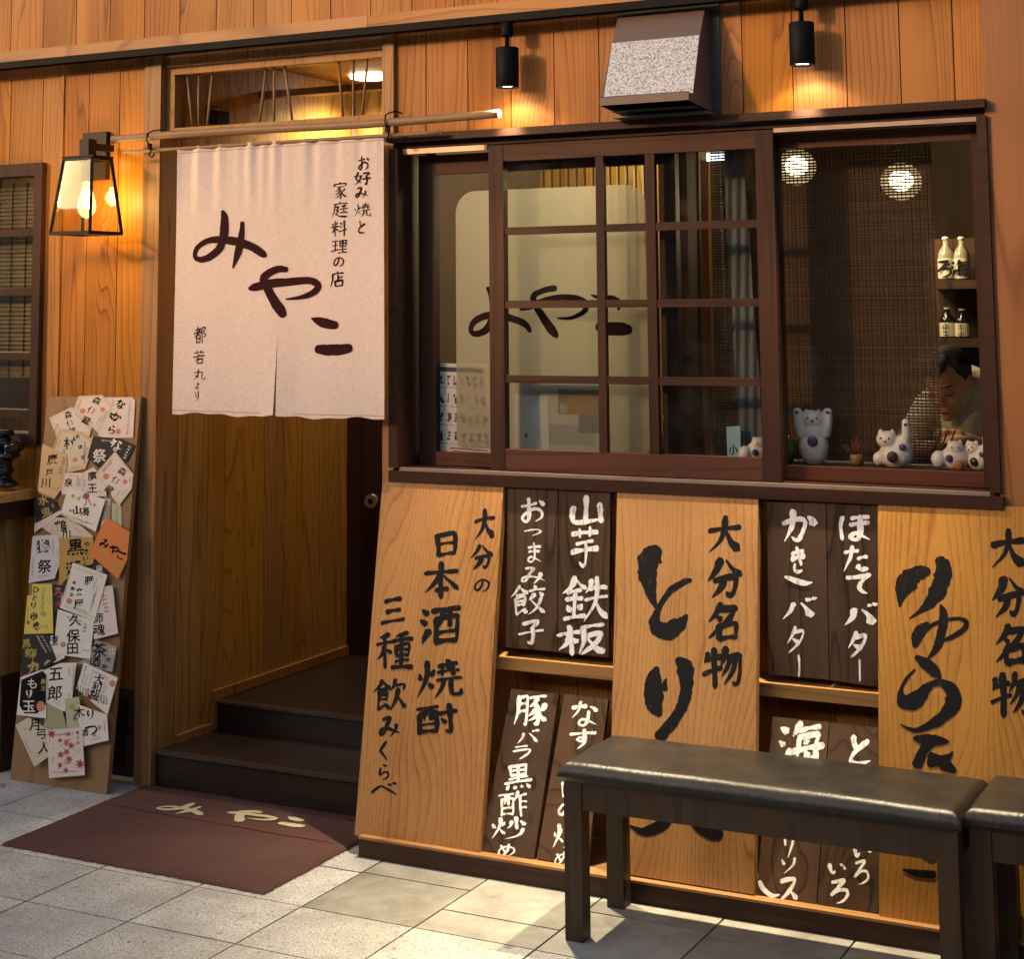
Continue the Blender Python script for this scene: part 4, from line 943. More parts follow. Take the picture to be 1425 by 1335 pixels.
# ------------------------------------------------------------------ benches
def bench(dx, dy, label):
    o = thing('bench', label, 'bench', (-1.54+dx, -.51+dy, 0), 'low benches in front of the menu boards')
    x0, x1, y0, y1 = -2.074+dx, -1.004+dx, -.680+dy, -.350+dy; L = .052; zt_ = .418
    for x in (x0, x1-L):
        for y in (y0, y1-L):
            mb = MB(); mb.box(x, x+L, y, y+L, 0, zt_); mb.build('leg', M['bench'], o, bevel=.0025)
    for bx_ in ((x0+L+.0005, x1-L-.0005, y0+.004, y0+.030), (x0+L+.0005, x1-L-.0005, y1-.030, y1-.004), (x0+.004, x0+.030, y0+L+.0005, y1-L-.0005), (x1-.030, x1-.004, y0+L+.0005, y1-L-.0005)):
        mb = MB(); mb.box(*bx_, .345, zt_-.001); mb.build('apron', M['bench'], o, bevel=.002)
    sx0, sx1, sy0, sy1 = x0-.014, x1+.014, y0-.016, y1+.016
    mb = MB(); R0 = .030
    def top(u, v):
        # denser towards the rim; v runs down the rounded edge
        def mp(t): return .5-.5*math.cos(math.pi*t)
        a, b = mp(u), mp(v); x = sx0+(sx1-sx0)*a; y = sy0+(sy1-sy0)*b
        e = min(x-sx0, sx1-x, y-sy0, sy1-y); ex = min(x-sx0, sx1-x); ey = min(y-sy0, sy1-y)
        def q(d): d = max(0, min(1, d/R0)); return math.sqrt(max(0, 1-(1-d)**2))
        h = .012+.034*min(q(ex), q(ey))*(.92+.08*max(q(ex), q(ey)))
        c = math.sin(math.pi*a)**.35*math.sin(math.pi*b)**.5
        wr = .0008*math.sin(x*61+math.sin(x*23)*2)*max(0, 1-(y-sy0)/.05)+.0006*math.sin(x*17+y*40)
        return Vector((x, y, zt_+.002+h+.011*c+wr*min(1, e/.01)))
    mb.grid(top, 90, 44)
    # rim below the rounding
    rim = [(sx0, sy0), (sx1, sy0), (sx1, sy1), (sx0, sy1)]
    rim2 = [(sx0+.012, sy0+.012), (sx1-.012, sy0+.012), (sx1-.012, sy1-.012), (sx0+.012, sy1-.012)]
    mb.solid([(x, y, zt_+.0140) for x, y in rim]+[(x, y, zt_+.0012) for x, y in rim2], [(0, 1, 5, 4), (1, 2, 6, 5), (2, 3, 7, 6), (3, 0, 4, 7), (4, 5, 6, 7)])
    mb.build('seat', M['leather'], o, normals=True)
    return o
bench(0, 0, 'bench with a black padded seat in front of the middle pale board')
bench(1.088, .052, 'second bench, cut off by the edge of the picture, its end beside the first bench')

# ------------------------------------------------------------------ doormat
GP = GROUND
mb = MB(); mq = [(-4.070, .0), (-3.02, -.006), (-3.02, -.748), (-4.058, -.742)]
def mtop(u, v):
    a = Vector(mq[3]).lerp(Vector(mq[2]), u); b = Vector(mq[0]).lerp(Vector(mq[1]), u); p = a.lerp(b, v)
    e = min(u, 1-u, v, 1-v); jx = (rnd()-.5)*.007; jy = (rnd()-.5)*.007
    if e < .001: z = .0015; k = 1
    else: z = .0085+.0012*math.sin(p.x*13+p.y*9)+(rnd()-.5)*.0012; k = .35
    return Vector((p.x+jx*k, min(p.y+jy*k, -.001), z))
mb.grid(mtop, 150, 110, smooth=True)
DM = mb.build('doormat', M['mat'], None); settle(DM, (-3.54, -.37, 0)); tag(DM, 'dark maroon doormat with cream lettering in front of the entrance steps', 'doormat')
mb = MB()
def mcoord(s_, zoomx):                            # the curtain's big letters laid on the mat
    return s_
def matmap(x0, y0, x1, y1, wx, wy, ww, wd, shear=0):
    def f(px, py, off):
        u = (px-x0)/(x1-x0); v = (py-y0)/(y1-y0); return Vector((wx+ww*u+shear*(1-v), wy+wd*(1-v), .0108+off))
    return f
def nz(x, y): return (230+x/3.178, 180+y/3.178)
a = GP.at(217, 1127, 0); b = GP.at(303, 1139); wmi = b.x-a.x
for S_, bx, cp_, ww_, d_ in ((MI1, (125, 357, 447, 612), (259, 1130), .185, .125), (YA1, (370, 603, 682, 835), (347, 1141.5), .19, .125), (KO1, (640, 828, 822, 1000), (409, 1149), .105, .085)):
    c_ = GP.at(*cp_); f = matmap(*nz(bx[0], bx[1]), *nz(bx[2], bx[3]), c_.x-ww_/2, c_.y-d_/2, ww_, d_)
    traced(mb, ';'.join(' '.join('%s,%s,%g' % (*q.split(',')[:2], float(q.split(',')[2])*1.35) for q in st.split()) for st in S_.split(';')), zN, f, 0, .12, k0=0)
mb.build('lettering', M['matcream'], DM)
mb = MB(); A_, B_ = GP.at(140, 1122, 0), GP.at(462, 1178, 0)
n = 60; pts = [A_.lerp(B_, i/n)+Vector((0, (rnd()-.5)*.004, 0)) for i in range(n+1)]
for p, q in zip(pts, pts[1:]): mb.solid([(p.x, p.y-.003, .0112), (q.x, q.y-.003, .0112), (q.x, q.y+.003, .0112), (p.x, p.y+.003, .0112)], [(0, 1, 2, 3)])
mb.build('stripe', M['matred'], DM)

# ------------------------------------------------------------------ plank pasted over with labels
LP = lean(-.150, 0, -.040, 1.392)
q = [(66.5, 551.8), (196, 552.5), (148.3, 1106), (14, 1085.8)]
P = [LP.at(*p) for p in q]
P[2].z = P[3].z = .0; P[2].y = P[3].y = -.150
LB = thing('label_board', 'leaning brown plank pasted over with many paper drink labels, left of the entrance', 'label board', (P[2]+P[3])/2)
M['ply'] = wood('ply_board', (.30, .165, .075), (.20, .10, .045), knots=0, cross=3, ring=6, fibre=.3, var=.05)
mb = MB(); mb.hexa([p-LP.n*.02 for p in P], P); mb.build('plank', M['ply'], LB, bevel=.002)
def paper(name, c):
    t = NT(name); n = t.noise(t.obj(), 30, 4, .65); f = t.noise(t.obj(), 9, 3)
    c = tuple(min(.86, q*1.15) for q in c); col = t.mix(t.math('MULTIPLY', n, .5), rgb(*c), rgb(c[0]*.72, c[1]*.68, c[2]*.62))
    return t.done(t.bsdf(col, .6, 0, .3, t.bump(f, .35, .01)))
PC = {k: paper('paper_'+k, c) for k, c in {'cream': (.62, .52, .40), 'pink': (.70, .58, .52), 'white': (.74, .67, .60), 'lilac': (.62, .54, .58), 'ochre': (.47, .28, .07), 'orange': (.66, .20, .045),
      'yellow': (.68, .53, .12), 'black': (.020, .018, .020), 'grey': (.32, .29, .27), 'olive': (.47, .43, .29), 'tan': (.60, .41, .22), 'green': (.36, .33, .19)}.items()}
RED = plain('red_ink', (.42, .035, .04), .6); GOLD = plain('gold_ink', (.42, .32, .06), .5); SAL = plain('salmon_ink', (.62, .20, .14), .7); FIN = plain('grey_ink', (.16, .13, .12), .7)
PALE = plain('pale_ink', (.72, .64, .54), .6)
INKS = [M['ink'], RED, PALE, GOLD, SAL, FIN]; IX = {'k': 0, 'r': 1, 'w': 2, 'g': 3, 's': 4, 'f': 5}
ZA, ZB, ZC = (5.5625, 0, 500), (5.9375, 0, 700), (5.5625, 0, 880)
lcount = [0]
def lab(col, zoom, poly, texts=(), fine=(), blobs=(), border=None, desc=None):
    lcount[0] += 1; off = .0012+lcount[0]*.0006
    pp = [LP.at(*Z(zoom, *p), off) for p in poly]
    mb = MB(); mb.face(pp)
    if border:
        c = sum(pp, Vector())/len(pp); mb.mi = 1; mb.face([p.lerp(c, .16)+LP.n*.00012 for p in pp])
    o = mb.build('paper_label', [PC[col], PC[border or col]], LB, normals=False)
    if desc: o['label'] = desc
    mb = MB(); sf = lambda px, py, of: LP.at(px, py, of)
    gx, gy = sum(p[0] for p in poly)/len(poly), sum(p[1] for p in poly)/len(poly); fine = list(fine)
    if texts:
        for k in range(3):
            i = int(rnd()*len(poly)); a, b = poly[i], poly[(i+1) % len(poly)]; t = .80-.1*k*rnd()
            A2 = (gx+(a[0]*.8+b[0]*.2-gx)*t, gy+(a[1]*.8+b[1]*.2-gy)*t); B2 = (gx+(a[0]*.3+b[0]*.7-gx)*t, gy+(a[1]*.3+b[1]*.7-gy)*t)
            if math.hypot(A2[0]-B2[0], A2[1]-B2[1]) > 20: fine.append((*A2, *B2, 9+7*rnd(), 'w' if col == 'black' else 'f'))
    for s, x0, y0, x1, y1, size, c in texts:
        mb.mi = IX[c]; n = len(s); dx, dy = x1-x0, y1-y0; l = math.hypot(dx, dy) or 1; ux, uy = dx/l, dy/l
        if n == 1: ux, uy = 0, 1
        for i, ch in enumerate(s):
            t = i/(n-1) if n > 1 else 0; cx_, cy_ = x0+dx*t, y0+dy*t; h = size/2
            cs = [(-h, -h), (h, -h), (h, h), (-h, h)]
            qd = [Z(zoom, cx_+a*uy+b*ux, cy_-a*ux+b*uy) for a, b in cs]
            glyph(mb, ch, qd, sf, off+.00028, 13, 2.0, .08)
    for x0, y0, x1, y1, wd, c in fine:
        mb.mi = IX[c]; l = math.hypot(x1-x0, y1-y0); ux, uy = (x1-x0)/l, (y1-y0)/l; t = 0
        while t < l-wd*.4:
            for k in range(2):
                a = t+rnd()*wd*.2; b = t+wd*(.55+.25*rnd()); s0 = (k-.9)*wd*.5+rnd()*wd*.2; s1 = s0+wd*(.18+.2*rnd())
                mb.face([LP.at(*Z(zoom, x0+ux*p-uy*s, y0+uy*p+ux*s), off+.0003) for p, s in ((a, s0), (b, s0), (b, s1), (a, s1))])
            t += wd*1.05
    for x, y, r, c, *st in blobs:
        mb.mi = IX[c]; n = 10 if not st else 2*st[0]
        mb.face([LP.at(*Z(zoom, x+r*(1 if not st or i % 2 == 0 else .42)*math.cos(2*math.pi*i/n+.3), y+r*(1 if not st or i % 2 == 0 else .42)*math.sin(2*math.pi*i/n+.3)), off+.00024+rnd()*.00005) for i in range(n)])
    if len(mb.bm.verts): mb.build('lettering', INKS, o)
    else: mb.bm.free()
lab('grey', ZA, [(805, 1060), (862, 1080), (850, 1235), (775, 1335)], [('孤酒', 825, 1110, 800, 1270, 55, 'w')])
lab('olive', ZA, [(868, 1110), (940, 1140), (942, 1310), (865, 1290)], fine=[(905, 1140, 905, 1280, 14, 'f')])
lab('black', ZA, [(600, 600), (760, 600), (740, 680), (690, 690)], [('な', 725, 620, 725, 620, 50, 'w')])
lab('cream', ZA, [(380, 455), (556, 368), (712, 520), (690, 605), (440, 610)], [('森伊蔵', 528, 430, 560, 560, 62, 'k')], [(440, 500, 420, 590, 14, 'f')], border='pink')
lab('pink', ZA, [(780, 296), (1020, 294), (1046, 318), (1030, 608), (800, 612), (760, 590)], [('なから', 935, 350, 865, 545, 76, 'k'), ('む', 872, 440, 872, 440, 66, 'k')], [(1010, 320, 985, 580, 15, 'f'), (870, 312, 885, 350, 14, 'r')], [(915, 560, 22, 's')])
lab('cream', ZA, [(608, 285), (792, 277), (880, 368), (762, 574), (566, 396)], [('森伊蔵', 750, 320, 668, 475, 66, 'k')], [(635, 310, 600, 400, 13, 'f'), (790, 440, 745, 510, 15, 'f')], [(640, 402, 22, 's'), (795, 390, 18, 's')], border='pink')
lab('tan', ZA, [(460, 540), (642, 562), (735, 640), (660, 850), (480, 890), (405, 700)], [('村', 540, 650, 540, 650, 100, 'k'), ('尾酒造', 600, 600, 640, 760, 34, 'k')], [(500, 700, 455, 890, 20, 'k'), (445, 590, 420, 690, 14, 'f'), (660, 640, 650, 800, 18, 'k')], [(580, 780, 20, 's')], border='cream')
lab('black', ZA, [(720, 598), (930, 612), (1045, 665), (980, 792), (760, 842), (676, 762)], [('祭', 770, 745, 770, 745, 110, 'w'), ('な', 900, 665, 900, 665, 95, 'w')], [(1005, 670, 960, 770, 22, 'w')], desc='black label with white characters')
lab('pink', ZA, [(640, 880), (722, 835), (815, 930), (825, 1062), (700, 1066), (630, 1020)], [('魔王', 715, 905, 715, 1000, 78, 'k')], [(640, 900, 640, 1010, 16, 'f'), (770, 1010, 790, 1050, 14, 'f')])
lab('cream', ZA, [(890, 713), (1032, 890), (1020, 1002), (920, 1137), (738, 890)], [('森伊蔵', 948, 870, 845, 1010, 68, 'k')], [(870, 770, 790, 880, 14, 'f'), (930, 1020, 895, 1075, 15, 'f')], [(822, 908, 24, 's'), (968, 950, 20, 's')], border='pink')
lab('pink', ZA, [(500, 880), (640, 880), (640, 1030), (480, 1050), (470, 990)], [('泉', 530, 955, 530, 955, 70, 'k')], [(600, 900, 600, 1000, 15, 'f')])
lab('tan', ZA, [(328, 655), (512, 738), (520, 800), (480, 1000), (420, 1083), (292, 1022)], [('廣', 405, 775, 380, 800, 84, 'k'), ('戸', 382, 880, 360, 900, 60, 'k'), ('川', 352, 958, 330, 990, 78, 'k')], [(500, 760, 455, 900, 22, 'k'), (385, 990, 430, 1000, 12, 'f')])
lab('black', ZA, [(290, 1038), (422, 1090), (452, 1172), (283, 1274), (270, 1200)], [('水鬼', 335, 1090, 355, 1185, 84, 'g')], desc='black label with gold characters')
lab('cream', ZB, [(330, 195), (470, 120), (590, 125), (770, 275), (760, 300), (480, 292)], [('鶴', 500, 195, 500, 195, 110, 'k'), ('川', 545, 265, 545, 265, 80, 'k')], [(620, 210, 680, 250, 14, 'f')])
lab('pink', ZB, [(285, 175), (500, 60), (505, 90), (283, 245)])
lab('white', ZA, [(520, 1010), (560, 1000), (815, 1088), (740, 1335), (468, 1200)], [('八', 680, 1110, 680, 1110, 60, 'k'), ('山', 595, 1168, 595, 1168, 72, 'k'), ('海', 655, 1180, 655, 1180, 74, 'k')], [(660, 1255, 720, 1285, 13, 'f'), (480, 1192, 670, 1275, 22, 'g'), (480, 1220, 690, 1310, 18, 'g')], [(668, 1060, 26, 'r'), (545, 1172, 12, 's'), (565, 1060, 24, 'g', 5), (610, 1080, 20, 'g', 5), (730, 1130, 20, 'g', 6)], desc='white label with green and black writing')
lab('lilac', ZB, [(270, 275), (482, 260), (502, 478), (450, 628), (236, 664)], [('獺', 355, 360, 355, 360, 118, 'k'), ('祭', 368, 525, 368, 525, 122, 'k')], [(440, 300, 440, 440, 16, 'f'), (480, 370, 475, 450, 12, 'f'), (275, 460, 270, 600, 14, 'f')])
lab('ochre', ZB, [(490, 290), (770, 284), (775, 500), (620, 560), (488, 690)], [('黒', 622, 370, 622, 370, 140, 'k'), ('酒', 605, 540, 605, 540, 130, 'k'), ('やきいも', 715, 345, 705, 520, 48, 'k')], desc='ochre label with heavy black characters')
lab('black', ZB, [(770, 475), (885, 560), (860, 605), (765, 545)], [('泉', 820, 545, 820, 545, 66, 'w')])
lab('orange', ZB, [(878, 118), (1070, 240), (1050, 470), (976, 631), (733, 420)], [('みやこ', 862, 340, 1000, 435, 82, 'k')][:0], blobs=[(900, 190, 30, 's', 6), (1010, 260, 34, 's', 5), (860, 430, 34, 'g', 6), (960, 520, 40, 'g', 7)], desc='orange label')
_o = lcount[0]
mbx = MB(); sfx = lambda px, py, of: LP.at(px, py, of)
for ch, x, y in (('み', 868, 340), ('や', 940, 385), ('こ', 1000, 435)):
    h = 42; a = .5; qd = [Z(ZB, x+u*math.cos(a)-v*math.sin(a), y+u*math.sin(a)+v*math.cos(a)) for u, v in ((-h, -h), (h, -h), (h, h), (-h, h))]
    glyph(mbx, ch, qd, sfx, .0012+_o*.0006+.0003, 14)
mbx.build('lettering', M['ink'], [c for c in LB.children if c.get('label') == 'orange label'][0])
lab('black', ZB, [(430, 668), (535, 690), (505, 900), (430, 900)], [('ろ', 480, 745, 480, 745, 80, 'r'), ('大', 485, 840, 485, 840, 70, 'r')])
lab('yellow', ZB, [(265, 670), (430, 670), (440, 1080), (197, 1084), (226, 768), (262, 762)], [('ひとり', 298, 720, 275, 850, 58, 'k'), ('歩き', 280, 940, 300, 1020, 70, 'k')], [(365, 700, 350, 880, 20, 'f'), (380, 1010, 400, 1050, 14, 'f')], [(358, 918, 24, 'g'), (232, 990, 16, 'f')], desc='yellow label')
lab('pink', ZB, [(860, 690), (930, 684), (976, 1080), (775, 1132), (770, 900)], [('師', 810, 955, 810, 955, 90, 'k'), ('魂', 820, 1050, 820, 1050, 100, 'k')], [(860, 760, 880, 910, 30, 'r')])
lab('grey', ZC, [(740, 60), (905, 115), (868, 312), (595, 240), (690, 190)], [('茶', 770, 140, 770, 140, 120, 'k'), ('酒', 735, 230, 735, 230, 90, 'k'), ('江', 865, 150, 865, 150, 54, 'w'), ('焼酎', 835, 215, 810, 270, 38, 'k')])
lab('white', ZC, [(375, 30), (470, 20), (500, 200), (420, 240)], [('種', 405, 60, 405, 60, 90, 'k')])
lab('white', ZB, [(478, 880), (776, 975), (745, 1292), (438, 1250)], [('久', 620, 970, 620, 970, 105, 'k'), ('保', 605, 1100, 605, 1100, 118, 'k'), ('田', 600, 1205, 600, 1205, 96, 'k')], [(705, 995, 695, 1060, 26, 'k'), (680, 1218, 730, 1222, 14, 'f')], [(522, 1172, 24, 's')])
lab('white', ZB, [(602, 493), (888, 596), (782, 977), (493, 868)], [('雁', 735, 645, 735, 645, 80, 'k'), ('来', 655, 735, 655, 735, 66, 'k'), ('屋', 650, 840, 650, 840, 84, 'k'), ('本醸造', 612, 660, 590, 760, 34, 'k')], [(800, 620, 770, 720, 18, 'f'), (785, 740, 750, 900, 18, 'k'), (610, 530, 860, 620, 9, 'f'), (530, 850, 780, 950, 9, 'f'), (590, 560, 510, 840, 9, 'f')], [(572, 812, 26, 's')])
lab('black', ZC, [(186, 20), (360, 20), (438, 212), (330, 300), (160, 372), (170, 150)], [('黒', 205, 90, 205, 90, 70, 'g'), ('麹', 235, 170, 235, 170, 96, 'g'), ('丸', 265, 275, 265, 275, 110, 'g')], [(290, 30, 360, 160, 18, 'w'), (320, 25, 395, 150, 14, 'w')], [(195, 350, 26, 'r')], desc='black label with large gold characters')
lab('green', ZC, [(370, 520), (470, 560), (525, 765), (330, 770)])
lab('white', ZC, [(330, 300), (465, 240), (592, 238), (560, 500), (500, 618), (355, 545)], [('五', 432, 325, 432, 325, 115, 'k'), ('郎', 425, 470, 425, 470, 120, 'k')], [(540, 270, 535, 350, 18, 'f'), (575, 260, 560, 450, 12, 'f'), (535, 470, 530, 510, 16, 'f')])
lab('olive', ZC, [(500, 520), (610, 500), (645, 742), (520, 742)], blobs=[(560, 580, 34, 'g', 6), (580, 670, 26, 'f', 6)])
lab('white', ZC, [(600, 560), (828, 640), (842, 838), (650, 885), (610, 700)], [('木', 612, 620, 612, 620, 90, 'k'), ('酒', 655, 780, 655, 780, 60, 'k'), ('り', 700, 640, 700, 640, 80, 'k'), ('つ', 705, 760, 705, 760, 100, 'k')], blobs=[(770, 740, 26, 's', 5), (730, 800, 20, 's', 5)])
lab('white', ZC, [(650, 235), (912, 355), (832, 642), (590, 440)], [('大和桜', 765, 365, 730, 490, 80, 'k')], [(670, 260, 650, 310, 18, 'k'), (690, 320, 650, 420, 11, 'f'), (825, 420, 800, 480, 16, 'f'), (725, 310, 840, 355, 7, 'k'), (830, 350, 760, 550, 7, 'k'), (720, 310, 670, 490, 7, 'k')]
    + [(595+k*40, 440+k*16-24*j, 625+k*40, 452+k*16-24*j, 22, 'k') for k in range(6) for j in range(-1, 2)], [(870, 400, 26, 's'), (690, 505, 32, 'r', 6)])
lab('white', ZC, [(160, 350), (330, 290), (362, 320), (356, 670), (128, 642)], desc='white label with a black round field and white characters')
mbx = MB(); off_ = .0012+lcount[0]*.0006+.00015; mbx.mi = 0
mbx.face([LP.at(*Z(ZC, x, y), off_) for x, y in ((165, 370), (330, 300), (358, 330), (355, 560), (290, 630), (190, 632), (150, 570))])
for ch, x, y, s_, k in (('も', 250, 400, 80, 2), ('玉', 222, 575, 100, 2), ('り', 225, 480, 70, 2), ('黒', 335, 385, 44, 3), ('王', 335, 435, 40, 3)):
    mbx.mi = k; glyph(mbx, ch, zbox(ZC, x-s_/2, y-s_/2, x+s_/2, y+s_/2), sfx, off_+.0003, 15)
mbx.mi = 4; mbx.face([LP.at(*Z(ZC, 315+34*math.cos(i*.6), 575+42*math.sin(i*.6)), off_+.0004) for i in range(10)])
mbx.build('lettering', INKS, [c for c in LB.children if c.get('label', '').startswith('white label with a black round')][0])
lab('cream', ZC, [(118, 722), (222, 660), (365, 750), (372, 968), (266, 1046)], [('月', 265, 720, 265, 720, 90, 'k'), ('弓', 320, 790, 320, 790, 80, 'k'), ('人', 340, 900, 340, 900, 100, 'k')], desc='cream label turned on its corner')
lab('pink', ZC, [(360, 757), (636, 738), (656, 1110), (380, 1131)], [('美少年', 600, 780, 605, 860, 26, 'k'), ('酒山田', 515, 850, 515, 1010, 44, 's')], [(395, 1090, 480, 1085, 12, 'f'), (560, 1082, 620, 1078, 8, 'f')],
    [(400, 790, 42, 'r', 7), (530, 790, 24, 'r', 6), (465, 840, 24, 'r', 6), (550, 880, 34, 'r', 7), (470, 950, 34, 'r', 6), (535, 985, 34, 'r', 7), (465, 1030, 26, 'r', 6), (620, 1025, 44, 'r', 7), (510, 1070, 28, 'r', 6), (515, 930, 32, 'r', 5), (512, 860, 30, 'r', 5)]
    + [(380+rnd()*240, 780+rnd()*280, 7, 'k', 4) for _ in range(26)], desc='pale label with red maple leaves')

# ------------------------------------------------------------------ black ornament on the counter shelf
M['lacquer'] = plain('black_lacquer', (.006, .006, .007), .12, 0, .6, .1, 8, .25, 40)
oy = -.10; mb = MB()
for px, py, rx, rz in ((2, 616, .035, .030), (20, 622, .030, .026), (14, 634, .028, .016), (0, 640, .055, .030), (3, 655, .040, .030), (0, 671, .066, .024), (8, 674, .050, .016), (-16, 640, .06, .07), (6, 603, .03, .016)):
    c = W(px, py, oy); mb.ball(c, rx, .05, rz, 16)
c = W(-2, 679, oy)
o = remesh(mb, 'lacquered_figure', M['lacquer'], None, .006, 3); settle(o, (c.x, oy, 1.032)); tag(o, 'glossy black figure standing on the counter shelf at the left edge', 'ornament')

# ------------------------------------------------------------------ inside the recess
rp = Plane((0, 0, 2.698), (0, 0, -1)).at(514, 105)
mb = MB(); mb.lathe((rp.x, rp.y, 2.6835), [(.070, 0), (.082, .003), (.086, .015)], 30); M['disc'] = emit('lit_ceiling_disc', (1, .86, .62), 9)
o = mb.build('ceiling_light', M['disc'], None); settle(o, (rp.x, rp.y, 2.698)); tag(o, 'round lit ceiling light behind the transom above the curtain', 'ceiling light')
light('recess_light', 'SPOT', (rp.x, rp.y, 2.675), 62, (1, .78, .48), shadow_soft_size=.07, spot_size=R_(150), spot_blend=.5)
a, b = W(246, 128, .8), W(288, 127, .8)
mb = MB(); mb.tube([a, b], .013, 14); mb.mi = 1; mb.box(a.x-.01, b.x+.01, .80, .84, a.z+.012, a.z+.03)
o = mb.build('strip_lamp', [emit('lit_strip', (1, .82, .40), 3.5), M['bronze']], None); settle(o, a); tag(o, 'small glowing strip lamp seen at the far end of the transom window', 'lamp')
c = W(276, 163, .30); BK = thing('wire_basket', 'black wire basket hanging by a cord behind the transom window', 'basket', (c.x, .3, c.z-.03))
mb = MB(); hw, hh = .105, .032
for k in range(14): x = c.x-hw+2*hw*k/13; mb.bar((x, .26, c.z-hh), (x, .255, c.z+hh), .003, .003)
for k in range(5): z = c.z-hh+2*hh*k/4; mb.bar((c.x-hw, .26, z), (c.x+hw, .26, z), .003, .003); mb.bar((c.x+hw, .26, z), (c.x+hw, .36, z), .003, .003); mb.bar((c.x-hw, .26, z), (c.x-hw, .36, z), .003, .003)
mb.box(c.x-hw, c.x+hw, .28, .36, c.z-hh, c.z+hh-.012)
mb.build('basket', M['black'], BK)
mb = MB(); mb.tube([(c.x-.08, .3, c.z+.03), (c.x-.07, .3, c.z+.11), (c.x-.02, .3, c.z+.16), (c.x+.03, .3, c.z+.13), (c.x+.07, .3, c.z+.03)], .003, 6); mb.build('cord', M['black'], BK)

# ------------------------------------------------------------------ dining room behind the glass
M['globe'] = emit('lit_globe', (1, .76, .40), 34)
def mk_glow_halo():  # weak glowing ball added around each globe to imitate bloom
    t = NT('added_halo_glow'); tr = t.n('BsdfTransparent', Color=rgb(1, 1, 1)); e = t.n('Emission', Color=rgb(1, .72, .34), Strength=1.1)
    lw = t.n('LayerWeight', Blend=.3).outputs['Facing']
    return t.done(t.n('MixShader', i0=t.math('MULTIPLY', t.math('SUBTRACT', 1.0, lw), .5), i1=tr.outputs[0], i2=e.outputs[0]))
M['glow_halo'] = mk_glow_halo(); M['tube'] = emit('lit_tube', (.80, .95, 1), 5)
def pendant(px, py, y, r, label):
    c = W(px, py, y); o = thing('pendant_lamp', label, 'pendant lamp', (c.x, y, c.z+r), 'lamps glowing behind the window')
    mb = MB(); mb.ball(c, r, r, r*.92, 20); mb.build('globe', M['globe'], o)
    mb = MB(); mb.ball(c+Vector((0, 0, -.004)), r*1.75, r*1.75, r*1.6, 24); mb.build('glow_halo', M['glow_halo'], o)
    mb = MB(); mb.lathe((c.x, y, c.z+r*.85), [(r*.5, 0), (r*.35, .02), (.006, .03)], 16); mb.build('cap', M['bronze'], o)
    mb = MB(); mb.tube([(c.x, y, c.z+r), (c.x, y, 2.72)], .003, 6); mb.build('cord', M['bronze'], o)
    light('pendant_light', 'POINT', (c.x, y-.02, c.z-r-.02), 9.0, (1, .72, .40), shadow_soft_size=.05)
pendant(1108, 231, 1.5, .046, 'globe lamp glowing through the blind, beside the stile of the middle sash')
pendant(1254, 251, 1.5, .046, 'globe lamp glowing through the blind, near its free edge')
c = W(955, 240, 1.3); mb = MB(); mb.lathe((c.x, 1.3, c.z), [(.02, 0), (.055, .004), (.06, .012), (.02, .02)], 24); mb.mi = 1; mb.tube([(c.x, 1.3, c.z+.02), (c.x, 1.3, 2.72)], .004, 6)
o = mb.build('disc_lamp', [M['disc'], M['bronze']], None); settle(o, c); tag(o, 'flat round lamp seen through the pane with the dark post', 'lamp')
a, b = W(972, 219, 1.0), W(1010, 218, 1.0); mb = MB(); mb.box(a.x, b.x, .98, 1.02, a.z-.014, a.z+.012); mb.mi = 1; mb.box(a.x-.01, b.x+.01, .97, 1.03, a.z+.0125, 2.72)
o = mb.build('tube_lamp', [M['tube'], M['greymetal']], None, normals=True); settle(o, a); tag(o, 'white lit tube lamp at the top of the middle sash', 'lamp')
light('side_room_light', 'POINT', (-5.0, .6, 2.3), 14, (1, .80, .50), shadow_soft_size=.1)
light('dining_room_light', 'POINT', (-2.15, .62, 2.50), 30, (1, .80, .50), shadow_soft_size=.1)

# woven blind
def mk_slat():
    t = NT('blind_slat'); a = t.attr(); n = t.noise(t.obj((14, 14, 300)), 1, 3, .6)
    c = t.mix(t.math('MULTIPLY', t.math('ADD', a, n), .5), rgb(.035, .018, .011), rgb(.17, .095, .052))
    p = t.bsdf(c, .55, 0, .25); tl = t.n('BsdfTranslucent', Color=rgb(.35, .19, .08))
    return t.done(t.n('MixShader', i0=.22, i1=p.outputs[0], i2=tl.outputs[0]))
M['slat'] = mk_slat()
xb0, xb1 = W(992, 400, .2).x, W(1303, 400, .2).x; z0b, z1b = sillz+.004, 2.225
BD = thing('woven_blind', 'dark woven slat blind hanging inside the window behind the lucky cats', 'blind', ((xb0+xb1)/2, .2, z0b))
mb = MB(); z = z0b
while z < z1b:
    h = .0056+.0010*rnd(); g_ = .0022+.0008*rnd()+(.0022 if rnd() < .14 else 0)
    tl = (rnd()-.5)*.0012
    xo = xb1+(rnd()-.5)*.004
    mb.hexa([(xb0, .198, z), (xo, .198, z+tl), (xo, .1995, z+tl), (xb0, .1995, z)], [(xb0, .198, z+h), (xo, .198, z+h+tl), (xo, .1995, z+h+tl), (xb0, .1995, z+h)])
    z += h+g_
sl_ = mb.build('slats', M['slat'], BD)
mb = MB(); x = xb0+.004
while x < xb1:
    mb.box(x, x+.0030, .1955, .1965, z0b, z1b); x += .0122+.002*rnd()
mb.build('warp_threads', M['slat'], BD)
mb = MB(); mb.box(xb0, xb1, .19, .206, z1b, z1b+.03); mb.build('head_rail', M['plinth'], BD)
